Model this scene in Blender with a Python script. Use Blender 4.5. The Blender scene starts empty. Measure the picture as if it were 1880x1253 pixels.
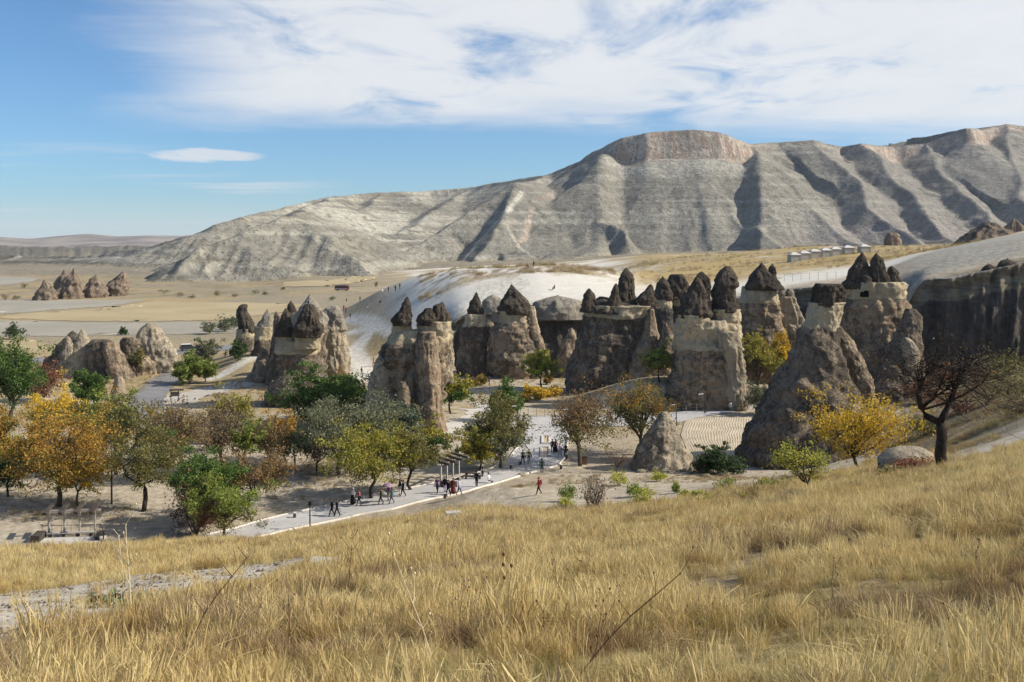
import bpy, bmesh, math, random
import numpy as np
from mathutils import Vector, Matrix
R = math.radians
S = bpy.context.scene
C = S.collection
# ---------------------------------------------------------------- camera
F = 1828.0; HY = 445.0; CX = 940.0; CZ = 28.0        # focal in photo pixels, horizon row, centre column, eye height
cam = bpy.data.cameras.new('camera'); cam_o = bpy.data.objects.new('camera', cam); C.objects.link(cam_o)
cam.sensor_width = 36.0; cam.lens = 36.0 * F / 1880.0
cam.shift_y = -(626.5 - HY) / 1880.0
cam.clip_start = 0.2; cam.clip_end = 20000
cam_o.location = (0, 0, CZ); cam_o.rotation_euler = (R(90), 0, 0)
S.camera = cam_o
# ---------------------------------------------------------------- light
SUN_EL = R(36); SUN_AZ = R(93)                       # azimuth clockwise from +Y (view direction)
S.view_settings.view_transform = 'Standard'; S.view_settings.look = 'None'
S.view_settings.exposure = 0.25; S.view_settings.gamma = 1
S.cycles.max_bounces = 6; S.cycles.diffuse_bounces = 3; S.cycles.transparent_max_bounces = 6
S.cycles.use_adaptive_sampling = True; S.cycles.adaptive_threshold = 0.02
S.cycles.use_denoising = True
sun = bpy.data.lights.new('sun', 'SUN'); sun_o = bpy.data.objects.new('sun', sun); C.objects.link(sun_o)
sun.energy = 5.0; sun.angle = R(0.53); sun.color = (1.0, 0.93, 0.82)
sd = Vector((math.sin(SUN_AZ) * math.cos(SUN_EL), math.cos(SUN_AZ) * math.cos(SUN_EL), math.sin(SUN_EL)))
sun_o.rotation_euler = sd.to_track_quat('Z', 'Y').to_euler()
W = bpy.data.worlds.new('World'); S.world = W; W.use_nodes = True

class NT:
    """tiny helper to write node trees as expressions"""
    def __init__(s, tree): s.t = tree; s.n = tree.nodes; s.l = tree.links
    def put(s, sock, v):
        if hasattr(v, 'is_output') or isinstance(v, bpy.types.NodeSocket): s.l.new(v, sock)
        else:
            try: sock.default_value = v
            except Exception: sock.default_value = tuple(v) + (1.0,)
    def m(s, op, a, b=0.0, c=0.0):
        n = s.n.new('ShaderNodeMath'); n.operation = op
        s.put(n.inputs[0], a); s.put(n.inputs[1], b); s.put(n.inputs[2], c); return n.outputs[0]
    def sm(s, v, a, b, lo=0.0, hi=1.0):
        n = s.n.new('ShaderNodeMapRange'); n.interpolation_type = 'SMOOTHSTEP'
        s.put(n.inputs[0], v); s.put(n.inputs[1], a); s.put(n.inputs[2], b); s.put(n.inputs[3], lo); s.put(n.inputs[4], hi); return n.outputs[0]
    def mix(s, f, a, b, mode='MIX'):
        n = s.n.new('ShaderNodeMix'); n.data_type = 'RGBA'; n.blend_type = mode; n.clamp_factor = True
        s.put(n.inputs[0], f); s.put(n.inputs[6], a if not isinstance(a, tuple) else a + (1,)); s.put(n.inputs[7], b if not isinstance(b, tuple) else b + (1,)); return n.outputs[2]
    def xyz(s, x, y, z):
        n = s.n.new('ShaderNodeCombineXYZ'); s.put(n.inputs[0], x); s.put(n.inputs[1], y); s.put(n.inputs[2], z); return n.outputs[0]
    def sep(s, v):
        n = s.n.new('ShaderNodeSeparateXYZ'); s.put(n.inputs[0], v); return n.outputs
    def scale(s, v, xyz):
        n = s.n.new('ShaderNodeVectorMath'); n.operation = 'MULTIPLY'; s.put(n.inputs[0], v); n.inputs[1].default_value = xyz; return n.outputs[0]
    def noise(s, v, sc, det=4.0, rough=0.55, dist=0.0):
        n = s.n.new('ShaderNodeTexNoise'); s.put(n.inputs['Vector'], v)
        n.inputs['Scale'].default_value = sc; n.inputs['Detail'].default_value = det; n.inputs['Roughness'].default_value = rough; n.inputs['Distortion'].default_value = dist
        return n.outputs[0]
    def voro(s, v, sc, feat='F1'):
        n = s.n.new('ShaderNodeTexVoronoi'); n.feature = feat; s.put(n.inputs['Vector'], v); n.inputs['Scale'].default_value = sc; return n.outputs[0]
    def attr(s, name, out=2):
        n = s.n.new('ShaderNodeAttribute'); n.attribute_name = name; return n.outputs[out]
    def pos(s): return s.n.new('ShaderNodeNewGeometry').outputs['Position']
    def objrand(s): return s.n.new('ShaderNodeObjectInfo').outputs['Random']

w = NT(W.node_tree); W.node_tree.nodes.clear()
sky = w.n.new('ShaderNodeTexSky'); sky.sky_type = 'NISHITA'; sky.sun_disc = False
sky.sun_elevation = SUN_EL; sky.sun_rotation = SUN_AZ; sky.altitude = 1100; sky.air_density = 1.0; sky.dust_density = 0.5; sky.ozone_density = 2.2
dirv = w.n.new('ShaderNodeTexCoord').outputs['Generated']
dx, dy, dz = w.sep(dirv)
den = w.m('ADD', w.m('MAXIMUM', dz, 0.0), 0.06)
qx = w.m('DIVIDE', dx, den); qy = w.m('DIVIDE', dy, den)
q = w.xyz(qx, qy, 0.0)
n_big = w.noise(w.scale(q, (0.9, 0.75, 1)), 0.8, 3, 0.5, 0.3)
n_fine = w.noise(w.scale(q, (1.25, 0.85, 1)), 1.6, 10, 0.62, 0.6)
n_edge = w.noise(w.scale(q, (0.5, 1.0, 1)), 1.6, 6, 0.6, 0.4)
ed = w.m('MULTIPLY', w.m('SUBTRACT', n_edge, 0.5), 1.9)
# the sheet of high cloud: its near-horizon edge and its western edge, in cloud-plane coordinates
far_e = w.sm(w.m('ADD', w.m('ADD', qy, w.m('MULTIPLY', qx, -0.10)), w.m('MULTIPLY', ed, 0.7)), 6.15, 4.75, 0, 1)
west = w.sm(w.m('ADD', w.m('ADD', qx, w.m('MULTIPLY', qy, 0.40)), w.m('MULTIPLY', ed, 0.55)), -0.15, 0.75, 0, 1)
sheet = w.m('MULTIPLY', far_e, west)
tex = w.sm(w.m('ADD', w.m('MULTIPLY', n_fine, 0.62), w.m('MULTIPLY', n_big, 0.52)), 0.37, 0.58, 0.0, 1)
cl = w.m('MULTIPLY', sheet, tex)
# low streaks nearer the horizon
n_low = w.noise(w.scale(q, (0.30, 0.9, 1)), 0.9, 5, 0.55, 0.3)
band = w.m('MULTIPLY', w.sm(qy, 5.6, 6.6, 0, 1), w.sm(qy, 15.0, 8.0, 0, 1))
low = w.m('MULTIPLY', w.m('MULTIPLY', w.sm(n_low, 0.53, 0.68, 0, 0.75), band), w.sm(qx, -1.2, -2.6, 0, 1))
# the one small lens-shaped cloud west of the sheet
ex = w.m('DIVIDE', w.m('ADD', qx, 2.10), 0.34); ey = w.m('DIVIDE', w.m('SUBTRACT', qy, 6.62), 0.36)
rr = w.m('ADD', w.m('ADD', w.m('MULTIPLY', ex, ex), w.m('MULTIPLY', ey, ey)), w.m('MULTIPLY', w.m('SUBTRACT', n_fine, 0.5), 4.2))
small = w.sm(rr, 1.1, 0.15, 0, 0.85)
hz = w.m('MULTIPLY', w.sm(dz, 0.055, 0.0, 0, 0.6), 1.0)
cl = w.m('MAXIMUM', w.m('MAXIMUM', cl, low), small)
skyc = w.mix(1.0, sky.outputs[0], (0.68, 0.97, 1.20), 'MULTIPLY')
cloudc = w.mix(n_fine, (6.4, 6.8, 7.4), (8.5, 8.6, 8.7))
colr = w.mix(w.m('MULTIPLY', cl, 0.96), skyc, cloudc)
colr = w.mix(hz, colr, (6.6, 7.1, 7.8))
bg = w.n.new('ShaderNodeBackground'); w.l.new(colr, bg.inputs[0]); bg.inputs[1].default_value = 0.092
wo = w.n.new('ShaderNodeOutputWorld'); w.l.new(bg.outputs[0], wo.inputs[0])

# ---------------------------------------------------------------- noise in numpy
def _h(ix, iy, iz, seed):
    n = (ix * 374761393 + iy * 668265263 + iz * 2147483647 + seed * 1274126177) & 0xFFFFFFFF
    n = ((n ^ (n >> 13)) * 1274126177) & 0xFFFFFFFF
    n = n ^ (n >> 16)
    return (n & 0xFFFFFF) / float(0xFFFFFF)
def vnoise(x, y, z=0.0, seed=0):
    x, y, z = np.broadcast_arrays(np.asarray(x, float), np.asarray(y, float), np.asarray(z, float))
    ix = np.floor(x).astype(np.int64); iy = np.floor(y).astype(np.int64); iz = np.floor(z).astype(np.int64)
    fx = x - ix; fy = y - iy; fz = z - iz
    fx = fx * fx * (3 - 2 * fx); fy = fy * fy * (3 - 2 * fy); fz = fz * fz * (3 - 2 * fz)
    def L(a, b, t): return a + (b - a) * t
    c = [[[_h(ix + i, iy + j, iz + k, seed) for k in (0, 1)] for j in (0, 1)] for i in (0, 1)]
    a = L(L(c[0][0][0], c[1][0][0], fx), L(c[0][1][0], c[1][1][0], fx), fy)
    b = L(L(c[0][0][1], c[1][0][1], fx), L(c[0][1][1], c[1][1][1], fx), fy)
    return L(a, b, fz) * 2 - 1
def fbm(x, y, z=0.0, o=4, seed=0, g=0.5):
    r = 0; a = 1.0; t = 0; f = 1.0
    for i in range(o):
        r = r + a * vnoise(np.asarray(x) * f, np.asarray(y) * f, np.asarray(z) * f, seed + i * 17); t += a; a *= g; f *= 2.03
    return r / t
def ridged(x, y, z=0.0, o=3, seed=0):
    r = 0; a = 1.0; t = 0; f = 1.0
    for i in range(o):
        r = r + a * (1 - np.abs(vnoise(np.asarray(x) * f, np.asarray(y) * f, np.asarray(z) * f, seed + i * 13))); t += a; a *= .5; f *= 2.1
    return r / t
def sstep(v, a, b):
    t = np.clip((np.asarray(v, float) - a) / (b - a), 0, 1); return t * t * (3 - 2 * t)

# ---------------------------------------------------------------- objects
def fast_mesh(name, V, Fc, smooth=True):
    """V n x 3, Fc list of index arrays (m x k)"""
    me = bpy.data.meshes.new(name)
    V = np.ascontiguousarray(V, dtype=np.float32)
    if not isinstance(Fc, (list, tuple)): Fc = [Fc]
    Fc = [np.asarray(f, dtype=np.int32) for f in Fc if len(f)]
    loops = np.concatenate([f.ravel() for f in Fc])
    tot = np.concatenate([np.full(len(f), f.shape[1], np.int32) for f in Fc])
    st = np.concatenate([[0], np.cumsum(tot)[:-1]]).astype(np.int32)
    me.vertices.add(len(V)); me.vertices.foreach_set('co', V.ravel())
    me.loops.add(len(loops)); me.loops.foreach_set('vertex_index', loops)
    me.polygons.add(len(tot)); me.polygons.foreach_set('loop_start', st)
    if smooth: me.polygons.foreach_set('use_smooth', np.ones(len(tot), bool))
    me.update(calc_edges=True); me.validate()
    return me
def grid_faces(nr, nc, wrap=False):
    r = np.arange(nr - 1)[:, None]; c = np.arange(nc if wrap else nc - 1)[None, :]
    c2 = (c + 1) % nc
    a = r * nc + c; b = r * nc + c2; d = (r + 1) * nc + c; e = (r + 1) * nc + c2
    return np.stack([a, b, e, d], -1).reshape(-1, 4)
def vattr(me, name, arr, dom='POINT'):
    if arr.ndim == 2:
        at = me.attributes.new(name, 'FLOAT_COLOR', dom)
        if arr.shape[1] == 3: arr = np.concatenate([arr, np.ones((len(arr), 1))], 1)
        at.data.foreach_set('color', np.ascontiguousarray(arr, np.float32).ravel())
    else:
        at = me.attributes.new(name, 'FLOAT', dom); at.data.foreach_set('value', np.ascontiguousarray(arr, np.float32))
def obj(name, me, mat=None, parent=None, loc=None):
    o = bpy.data.objects.new(name, me); C.objects.link(o)
    if mat is not None and me is not None:
        for m_ in (mat if isinstance(mat, (list, tuple)) else [mat]):
            if me.users <= 1 or len(me.materials) == 0 or isinstance(mat, (list, tuple)):
                if len(me.materials) < (len(mat) if isinstance(mat, (list, tuple)) else 1): me.materials.append(m_)
    if parent is not None: o.parent = parent
    if loc is not None: o.location = loc
    return o
def tag(o, label=None, cat=None, group=None, kind=None):
    if label: o['label'] = label
    if cat: o['category'] = cat
    if group: o['group'] = group
    if kind: o['kind'] = kind
    return o
def thing(name, label, cat, loc, rz=0.0, group=None):
    o = bpy.data.objects.new(name, None); C.objects.link(o); o.empty_display_size = 0.3
    o.location = loc; o.rotation_euler = (0, 0, rz)
    return tag(o, label, cat, group)
def struct(o): o['kind'] = 'structure'; return o

# ---------------------------------------------------------------- materials
def new_mat(name, rough=0.9, spec=0.15):
    m = bpy.data.materials.new(name); m.use_nodes = True; t = NT(m.node_tree)
    b = m.node_tree.nodes['Principled BSDF']; b.inputs['Roughness'].default_value = rough
    b.inputs['Specular IOR Level'].default_value = spec
    return m, t, b
def bump(t, b, h, strength, dist):
    n = t.n.new('ShaderNodeBump'); n.inputs['Strength'].default_value = strength; n.inputs['Distance'].default_value = dist
    t.l.new(h, n.inputs['Height']); t.l.new(n.outputs[0], b.inputs['Normal'])
_plain = {}
def plain(name, col, rough=0.7, spec=0.3, var=0.18, sc=6.0, metal=0.0):
    if name in _plain: return _plain[name]
    m, t, b = new_mat(name, rough, spec)
    n = t.noise(t.pos(), sc, 4)
    t.l.new(t.mix(t.sm(n, .3, .7), tuple(c * (1 - var) for c in col), tuple(min(1, c * (1 + var)) for c in col)), b.inputs['Base Color'])
    b.inputs['Metallic'].default_value = metal
    _plain[name] = m; return m
def rgb(r, g, b):
    f = lambda c: (c / 255 / 12.92) if c <= 10 else ((c / 255 + .055) / 1.055) ** 2.4
    return (f(r), f(g), f(b))
# ---------------------------------------------------------------- terrain
_sp = [-900, -400, 0, 300, 500, 640, 850, 1050, 1200, 1400, 1500, 1650, 1750, 1880, 2200, 2700]
_sv = [.287, .287, .287, .281, .276, .264, .247, .248, .240, .224, .216, .200, .187, .1725, .14, .11]
COLS = [
 (-900, [(95, 0), (700, 0), (1000, 4)]), (0, [(95, 0), (600, 0), (1000, 4)]), (380, [(95, 0), (190, 0), (600, 0), (1000, 5)]),
 (450, [(95, 0), (185, 0), (212, 2.6), (226, 3.0), (255, .3), (700, 0), (1000, 5)]),
 (560, [(95, 0), (190, 0), (232, 3.4), (280, 1.6), (420, 0), (1000, 6)]),
 (640, [(95, 0), (200, 0), (235, 1), (270, 3.5), (290, 5), (310, 6.5), (335, 6), (430, 0), (1000, 6)]),
 (700, [(95, .3), (215, 0), (240, 4), (255, 6.5), (270, 8.2), (290, 11), (310, 13.3), (330, 12.6), (440, 1), (1000, 6)]),
 (770, [(95, .5), (205, 0), (226, 2), (240, 9), (250, 12), (265, 14.7), (290, 18), (312, 18), (440, 3), (1000, 8)]),
 (840, [(85, 3), (105, .5), (205, 0), (220, 1), (223.5, 10.5), (230, 13), (245, 16), (265, 20), (285, 20.5), (440, 5), (1000, 10)]),
 (980, [(85, 5), (100, 2.6), (113, .6), (122, 0), (219, 0), (221.3, 11.5), (223, 13), (235, 17), (250, 20), (264, 22), (282, 21), (440, 7), (1000, 12)]),
 (1070, [(85, 5), (100, 2.7), (113, .8), (122, 0), (219, 0), (221.3, 12), (223, 13.5), (240, 18), (265, 21.7), (280, 21.5), (340, 17), (450, 12), (1000, 14)]),
 (1130, [(85, 5), (100, 2.8), (115, .8), (122, 0), (219, 0), (221.3, 12.5), (223, 14), (240, 17.5), (265, 20.3), (300, 18.5), (360, 17), (450, 15), (1000, 16)]),
 (1200, [(85, 5.4), (100, 3.2), (115, .8), (122, 0), (219, 0), (221.3, 13), (223, 14.5), (240, 17), (280, 19), (350, 20), (400, 21), (460, 19), (1000, 18)]),
 (1340, [(85, 6.2), (100, 3.8), (114, 1.0), (122, .2), (219, 0), (221.3, 14), (223, 15.5), (250, 18), (300, 21), (380, 23.5), (430, 23.5), (600, 18), (1000, 20)]),
 (1470, [(85, 6.6), (97, 4.4), (112, 1.8), (122, .3), (216, 0), (218, 16.5), (220, 18), (250, 20.5), (300, 23), (400, 26), (460, 25.6), (600, 19), (1000, 22)]),
 (1600, [(85, 7.2), (100, 5.0), (120, 2.6), (150, 1.2), (204, 0), (206, 18), (208, 19.5), (240, 22), (300, 24.5), (400, 26.5), (470, 26), (600, 20), (1000, 24)]),
 (1680, [(70, 11), (85, 8.4), (105, 5.6), (150, 2.5), (193.5, 2), (196, 19), (198, 20.5), (215, 24), (240, 25), (300, 25.5), (400, 26.5), (480, 26), (600, 22), (1000, 26)]),
 (1750, [(60, 14.4), (68, 13.2), (90, 9.4), (120, 6.2), (150, 4), (190.5, 3), (192.5, 20), (194, 21), (210, 25), (235, 27), (300, 26), (400, 27), (600, 24), (1000, 28)]),
 (1880, [(60, 15.2), (72, 14.0), (90, 12.5), (120, 9.5), (160, 6), (189.5, 5), (191.5, 22), (193, 24.3), (215, 28.4), (260, 31), (330, 30), (450, 27), (600, 26), (1000, 30)]),
 (2300, [(60, 19), (120, 15), (185, 11), (188, 27), (200, 30), (240, 36), (330, 36), (600, 30), (1000, 34)]),
 (2700, [(60, 21), (120, 18), (185, 14), (188, 30), (200, 33), (240, 38), (600, 34), (1000, 36)])]
_DG = np.concatenate([np.arange(60, 330, 1.0), np.arange(330, 1010, 5.0)])
_PX = np.arange(-900, 2701, 10.0)
_tab = np.array([np.interp(_DG, [a for a, b in pr], [b for a, b in pr]) for p, pr in COLS])
_cp = np.array([p for p, _ in COLS], float)
_TZ = np.array([np.interp(_PX, _cp, _tab[:, j]) for j in range(len(_DG))])       # rows d, cols px
_k = np.exp(-np.linspace(-2, 2, 9) ** 2); _k /= _k.sum()
_TZ = np.apply_along_axis(lambda v: np.convolve(np.pad(v, 4, mode='edge'), _k, mode='valid'), 1, _TZ)
def table(px, d):
    j = np.clip(np.interp(d, _DG, np.arange(len(_DG))), 0, len(_DG) - 1.001); i = np.clip((px + 900) / 10.0, 0, len(_PX) - 1.001)
    j0 = j.astype(int); i0 = i.astype(int); fj = j - j0; fi = i - i0
    return (_TZ[j0, i0] * (1 - fj) * (1 - fi) + _TZ[j0 + 1, i0] * fj * (1 - fi) + _TZ[j0, i0 + 1] * (1 - fj) * fi + _TZ[j0 + 1, i0 + 1] * fj * fi)
def hillz(x, y):
    pxh = CX + F * x / np.maximum(y, 30.0)
    s = np.interp(pxh, _sp, _sv)
    z = CZ - 2.2 - s * y
    z = z + (.30 * fbm(x / 9, y / 9, 0, 3, 5) + .10 * fbm(x / 1.7, y / 1.7, 0, 2, 9)) * np.clip(y / 14, .1, 1)
    return np.minimum(z, 27.2)
def terrain(x, y):
    x = np.asarray(x, float); y = np.asarray(y, float)
    px = CX + F * x / np.maximum(y, 30.0)
    h = hillz(x, y); t = table(px, y) + .05 * fbm(x / 6, y / 6, 0, 2, 3)
    pl = sstep(y, 224, 240) * sstep(px, 640, 760)
    t = t + pl * (.32 * fbm(x / 20, y / 20, 0, 2, 21))
    k = 0.8
    e = np.clip(.5 + .5 * (h - t) / k, 0, 1)
    z = t * (1 - e) + h * e + k * e * (1 - e)
    z = z + 4.3 * sstep(px, 1020, 1212) ** .8 * sstep(px, 1262, 1224) * np.exp(-((y - 174.5) / 6.0) ** 4)      # smooth tuff ramp
    # grassy bank beside the walkway
    for (bx, by, a, b, hh) in ((880, 905, 4.2, 1.9, 1.1), (948, 912, 3.0, 1.4, .55), (850, 918, 3.4, 1.6, .5)):
        d0 = 104; x0 = (bx - CX) / F * d0; y0 = d0 + (905 - by) * .25
        z = z + hh * np.exp(-((x - x0) / a) ** 2 - ((y - y0) / b) ** 2)
    return z
def tz(x, y): return float(terrain(np.array([x]), np.array([y]))[0])
_ds = np.concatenate([np.arange(4, 240, .12), np.arange(240, 1000, .6)])
def ground(px, py):
    """the ground point that a photo pixel looks at"""
    u = (px - CX) / F; v = (py - HY) / F
    z = terrain(u * _ds, _ds); ray = CZ - v * _ds
    hit = np.nonzero(z >= ray)[0]
    d = _ds[hit[0]] if len(hit) else 900.0
    return Vector((u * d, d, CZ - v * d))
def at(px, py, d): return Vector(((px - CX) / F * d, d, CZ - (py - HY) / F * d))

# colours of the ground, by what grows or lies there
STRAW = np.array((.36, .28, .135)); SAND = np.array((.46, .40, .31)); TUFF = np.array((.66, .625, .55)); DRY = np.array((.375, .295, .165)); SCRUB = np.array((.17, .145, .085)); SOIL = np.array((.33, .27, .195))
dr = np.concatenate([np.arange(-14, 40, .5), np.arange(40, 240, .8), 240 * 1.0095 ** np.arange(0, 128)])
vc = np.linspace(-.86, .86, 460)
D, V_ = np.meshgrid(dr, vc, indexing='ij')
Xg = V_ * (D + 26); Yg = D
Zg = terrain(Xg, Yg)
PX = CX + F * Xg / np.maximum(Yg, 30)
hill_w = sstep(hillz(Xg, Yg) - table(PX, Yg), -.5, .3)
n1 = fbm(Xg / 16, Yg / 16, 0, 5, 31); n2 = fbm(Xg / 5, Yg / 5, 0, 4, 41); n3 = fbm(Xg / 40, Yg / 40, 0, 3, 51)
n4 = fbm(Xg / 2.2, Yg / 2.2, 0, 3, 61)
def lay(col, c, wgt): return col * (1 - wgt[..., None]) + c * wgt[..., None]
col = np.broadcast_to(SAND, Xg.shape + (3,)).copy()
col = lay(col, SOIL, .55 * sstep(n1, -.1, .5) * sstep(Yg, 330, 200))
ramp = sstep(PX, 1030, 1090) * sstep(PX, 1262, 1240) * np.exp(-((Yg - 173) / 7.0) ** 4)
col = lay(col, np.array((.50, .475, .385)), np.clip(ramp * 1.2, 0, .92))
leftf = sstep(Yg + n1 * 25, 160, 190) * sstep(PX, 760, 560)
col = lay(col, DRY, leftf * .9)
midg = sstep(n2 + .5 * n1, .05, .35) * sstep(Yg, 130, 160) * sstep(Yg, 222, 205) * sstep(PX, 1500, 1200)
col = lay(col, DRY, midg * .75)
up = sstep(Yg + n2 * 4, 222, 232) * sstep(PX, 690, 760)
col = lay(col, TUFF, up)
pat = sstep(n1 * 1.1 + n2 * .5 + n3 * .5, .12, .38)
col = lay(col, DRY * .9, up * pat * sstep(Yg, 244, 258) * sstep(Yg, 330, 300) * .85)
brown = sstep(n4 + .5 * n1 + .3 * n2, -.02, .25) * sstep(Yg, 252, 262) * sstep(Yg, 320, 300) * sstep(PX, 740, 800) * sstep(PX, 1160, 1120)
col = lay(col, np.array((.24, .18, .13)), up * brown * .9)
mead = sstep(Yg + n1 * 14, 236, 262) * sstep(PX, 1110, 1190)
col = lay(col, DRY * np.array((1.05, 1.0, .85)), mead * (1 - .65 * sstep(n2 + n1, .25, .5)) * sstep(PX, 1960, 1800))
col = lay(col, SCRUB, mead * sstep(n4 + n2 * .8, .3, .55) * .8)
greyr = sstep(Yg, 196, 204) * sstep(PX + n1 * 20, 1640, 1700) * sstep(Yg + n1 * 8 + (1880 - PX) * .06, 262, 240)
col = lay(col, np.array((.34, .325, .285)), greyr)
for (bx, by, rx, ry) in ((705, 615, 26, 22), (680, 640, 22, 12), (660, 665, 16, 10)):
    g = ground(bx, by); w_ = np.exp(-((PX - bx) / rx) ** 4 - ((Yg - g.y) / 9) ** 4); col = lay(col, DRY * .85, np.clip(w_ * 1.3, 0, .95))
farp = sstep(Yg, 330, 380)
col = lay(col, DRY, farp * sstep(n1 + n3, -.3, .4) * .8)
col = lay(col, np.array((.29, .26, .20)), sstep(Yg, 250, 300) * sstep(PX, 800, 600) * sstep(n3 + .6 * n1, -.4, .25) * .8)
col = lay(col, SCRUB * 1.2, sstep(Yg, 480, 540) * sstep(n2 + .5 * n1, .12, .4) * sstep(PX, 800, 600) * .7)
rs = sstep(Yg, 72, 86) * sstep(PX + n1 * 40, 1590, 1680) * sstep(Yg, 200, 192)
col = lay(col, SCRUB * .85, rs * sstep(n2, -.7, .1) * .93)
strw = lay(np.broadcast_to(STRAW * .72, Xg.shape + (3,)).copy(), SOIL * .75, sstep(n2 + n4 * .5, .15, .5) * .6)
col = col * (1 - hill_w[..., None]) + strw * hill_w[..., None]
# the bare track across the near slope, and the footpath up the far side of the near hill
pa = [ground(*p) for p in ((-520, 1235), (-120, 1150), (60, 1105), (200, 1080), (330, 1062), (420, 1050))]
def near_poly(x, y, pts):
    best = np.full(x.shape, 1e9)
    for a, b in zip(pts[:-1], pts[1:]):
        ax, ay, bx, by = a.x, a.y, b.x, b.y; L2 = (bx - ax) ** 2 + (by - ay) ** 2
        t = np.clip(((x - ax) * (bx - ax) + (y - ay) * (by - ay)) / L2, 0, 1)
        best = np.minimum(best, np.hypot(x - ax - t * (bx - ax), y - ay - t * (by - ay)))
    return best
TRK = pa; TRK_W = 3.6
pb = [ground(*p) for p in ((1752, 853), (1790, 838), (1835, 818), (1880, 800), (1960, 775))]
def track_mask(x, y): return np.maximum(sstep(near_poly(x, y, TRK) * np.interp(x, [-10, -3], [1, 1.9]) + 1.1 * fbm(x / 2.2, y / 2.2, 0, 3, 71), 5.6, 4.2), sstep(near_poly(x, y, pb) + 1.1 * fbm(x / 2, y / 2, 0, 3, 72), 2.7, 1.5))
tm = track_mask(Xg, Yg)
col = lay(col, np.array((.50, .455, .385)), tm * (.95 - .25 * sstep(n4, .1, .5)))
for pts, wd in (([(392, 696), (430, 675), (476, 652)], 1.8), ([(646, 650), (668, 622), (690, 600), (676, 590), (640, 585)], 2.0), ([(690, 600), (735, 618), (760, 640)], 1.6), ([(640, 610), (676, 606)], 1.5), ([(660, 700), (668, 680), (655, 655), (646, 640)], 2.2)):
    gp = [ground(*p) for p in pts]; col = lay(col, TUFF, sstep(near_poly(Xg, Yg, gp), wd * 1.5, wd * .7) * .9)
me = fast_mesh('ground', np.stack([Xg, Yg, Zg], -1).reshape(-1, 3), grid_faces(*Xg.shape))
vattr(me, 'col', col.reshape(-1, 3)); vattr(me, 'tuff', (up * (1 - pat)).ravel())
m_ground, t, b = new_mat('ground_soil', .95, .05)
p = t.pos()
nA = t.noise(p, .9, 6, .65); nB = t.noise(p, 5.0, 5, .6); nC = t.noise(t.scale(p, (.18, .6, .5)), 1.2, 5, .6)
c0 = t.attr('col', 0)
c1 = t.mix(t.sm(nA, .30, .72), t.mix(1, c0, (.72, .70, .66), 'MULTIPLY'), t.mix(1, c0, (1.18, 1.17, 1.15), 'MULTIPLY'))
tf = t.attr('tuff', 2)
c1 = t.mix(t.m('MULTIPLY', tf, .72), c1, c0)
c1 = t.mix(t.m('MULTIPLY', t.sm(nB, .58, .72, 0, .45), t.m('SUBTRACT', 1.0, t.m('MULTIPLY', tf, .8))), c1, t.mix(1, c0, (.45, .43, .38), 'MULTIPLY'))
c1 = t.mix(t.m('MULTIPLY', t.sm(nC, .5, .70, 0, .14), t.attr('tuff', 2)), c1, (.36, .34, .30))
t.l.new(c1, b.inputs['Base Color']); bump(t, b, t.m('MULTIPLY', t.m('ADD', nA, t.m('MULTIPLY', nB, .4)), t.m('SUBTRACT', 1.0, t.m('MULTIPLY', tf, .75))), .7, .25)
struct(obj('ground', me, m_ground))
# the plain beyond, out to the horizon (lies under everything)
me = fast_mesh('plain', np.array([(-9000, -600, -4), (9000, -600, -4), (9000, 12000, -4), (-9000, 12000, -4)]), np.array([[0, 1, 2, 3]]))
m_plain, t, b = new_mat('plain_soil', .95, .05)
t.l.new(t.mix(t.sm(t.noise(t.pos(), .01, 5), .35, .65), (.34, .29, .19), (.40, .36, .28)), b.inputs['Base Color'])
struct(obj('plain', me, m_plain))

# ---------------------------------------------------------------- hills
def ridge_pts(lst): return np.array([tuple(at(*p)) for p in lst])
MAIN = ridge_pts([(60, 470, 1250), (180, 466, 1200), (262, 452, 1160), (330, 430, 1120), (390, 411, 1090), (440, 400, 1110), (500, 387, 1170), (560, 372, 1260), (612, 360, 1330), (690, 354, 1420), (780, 351, 1480), (860, 345, 1480), (940, 331, 1420), (1000, 322, 1380), (1045, 303, 1345), (1085, 281, 1320), (1115, 268, 1295), (1150, 255, 1275), (1200, 244, 1262), (1270, 238, 1258), (1312, 242, 1262), (1345, 254, 1275), (1380, 266, 1310), (1435, 263, 1350), (1490, 258, 1330), (1545, 269, 1400), (1582, 264, 1355), (1640, 269, 1450), (1700, 263, 1450), (1742, 247, 1440), (1775, 235, 1420), (1802, 239, 1480), (1840, 229, 1500), (1885, 233, 1500), (2000, 226, 1500), (2300, 240, 1500), (2700, 260, 1500)])
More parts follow.
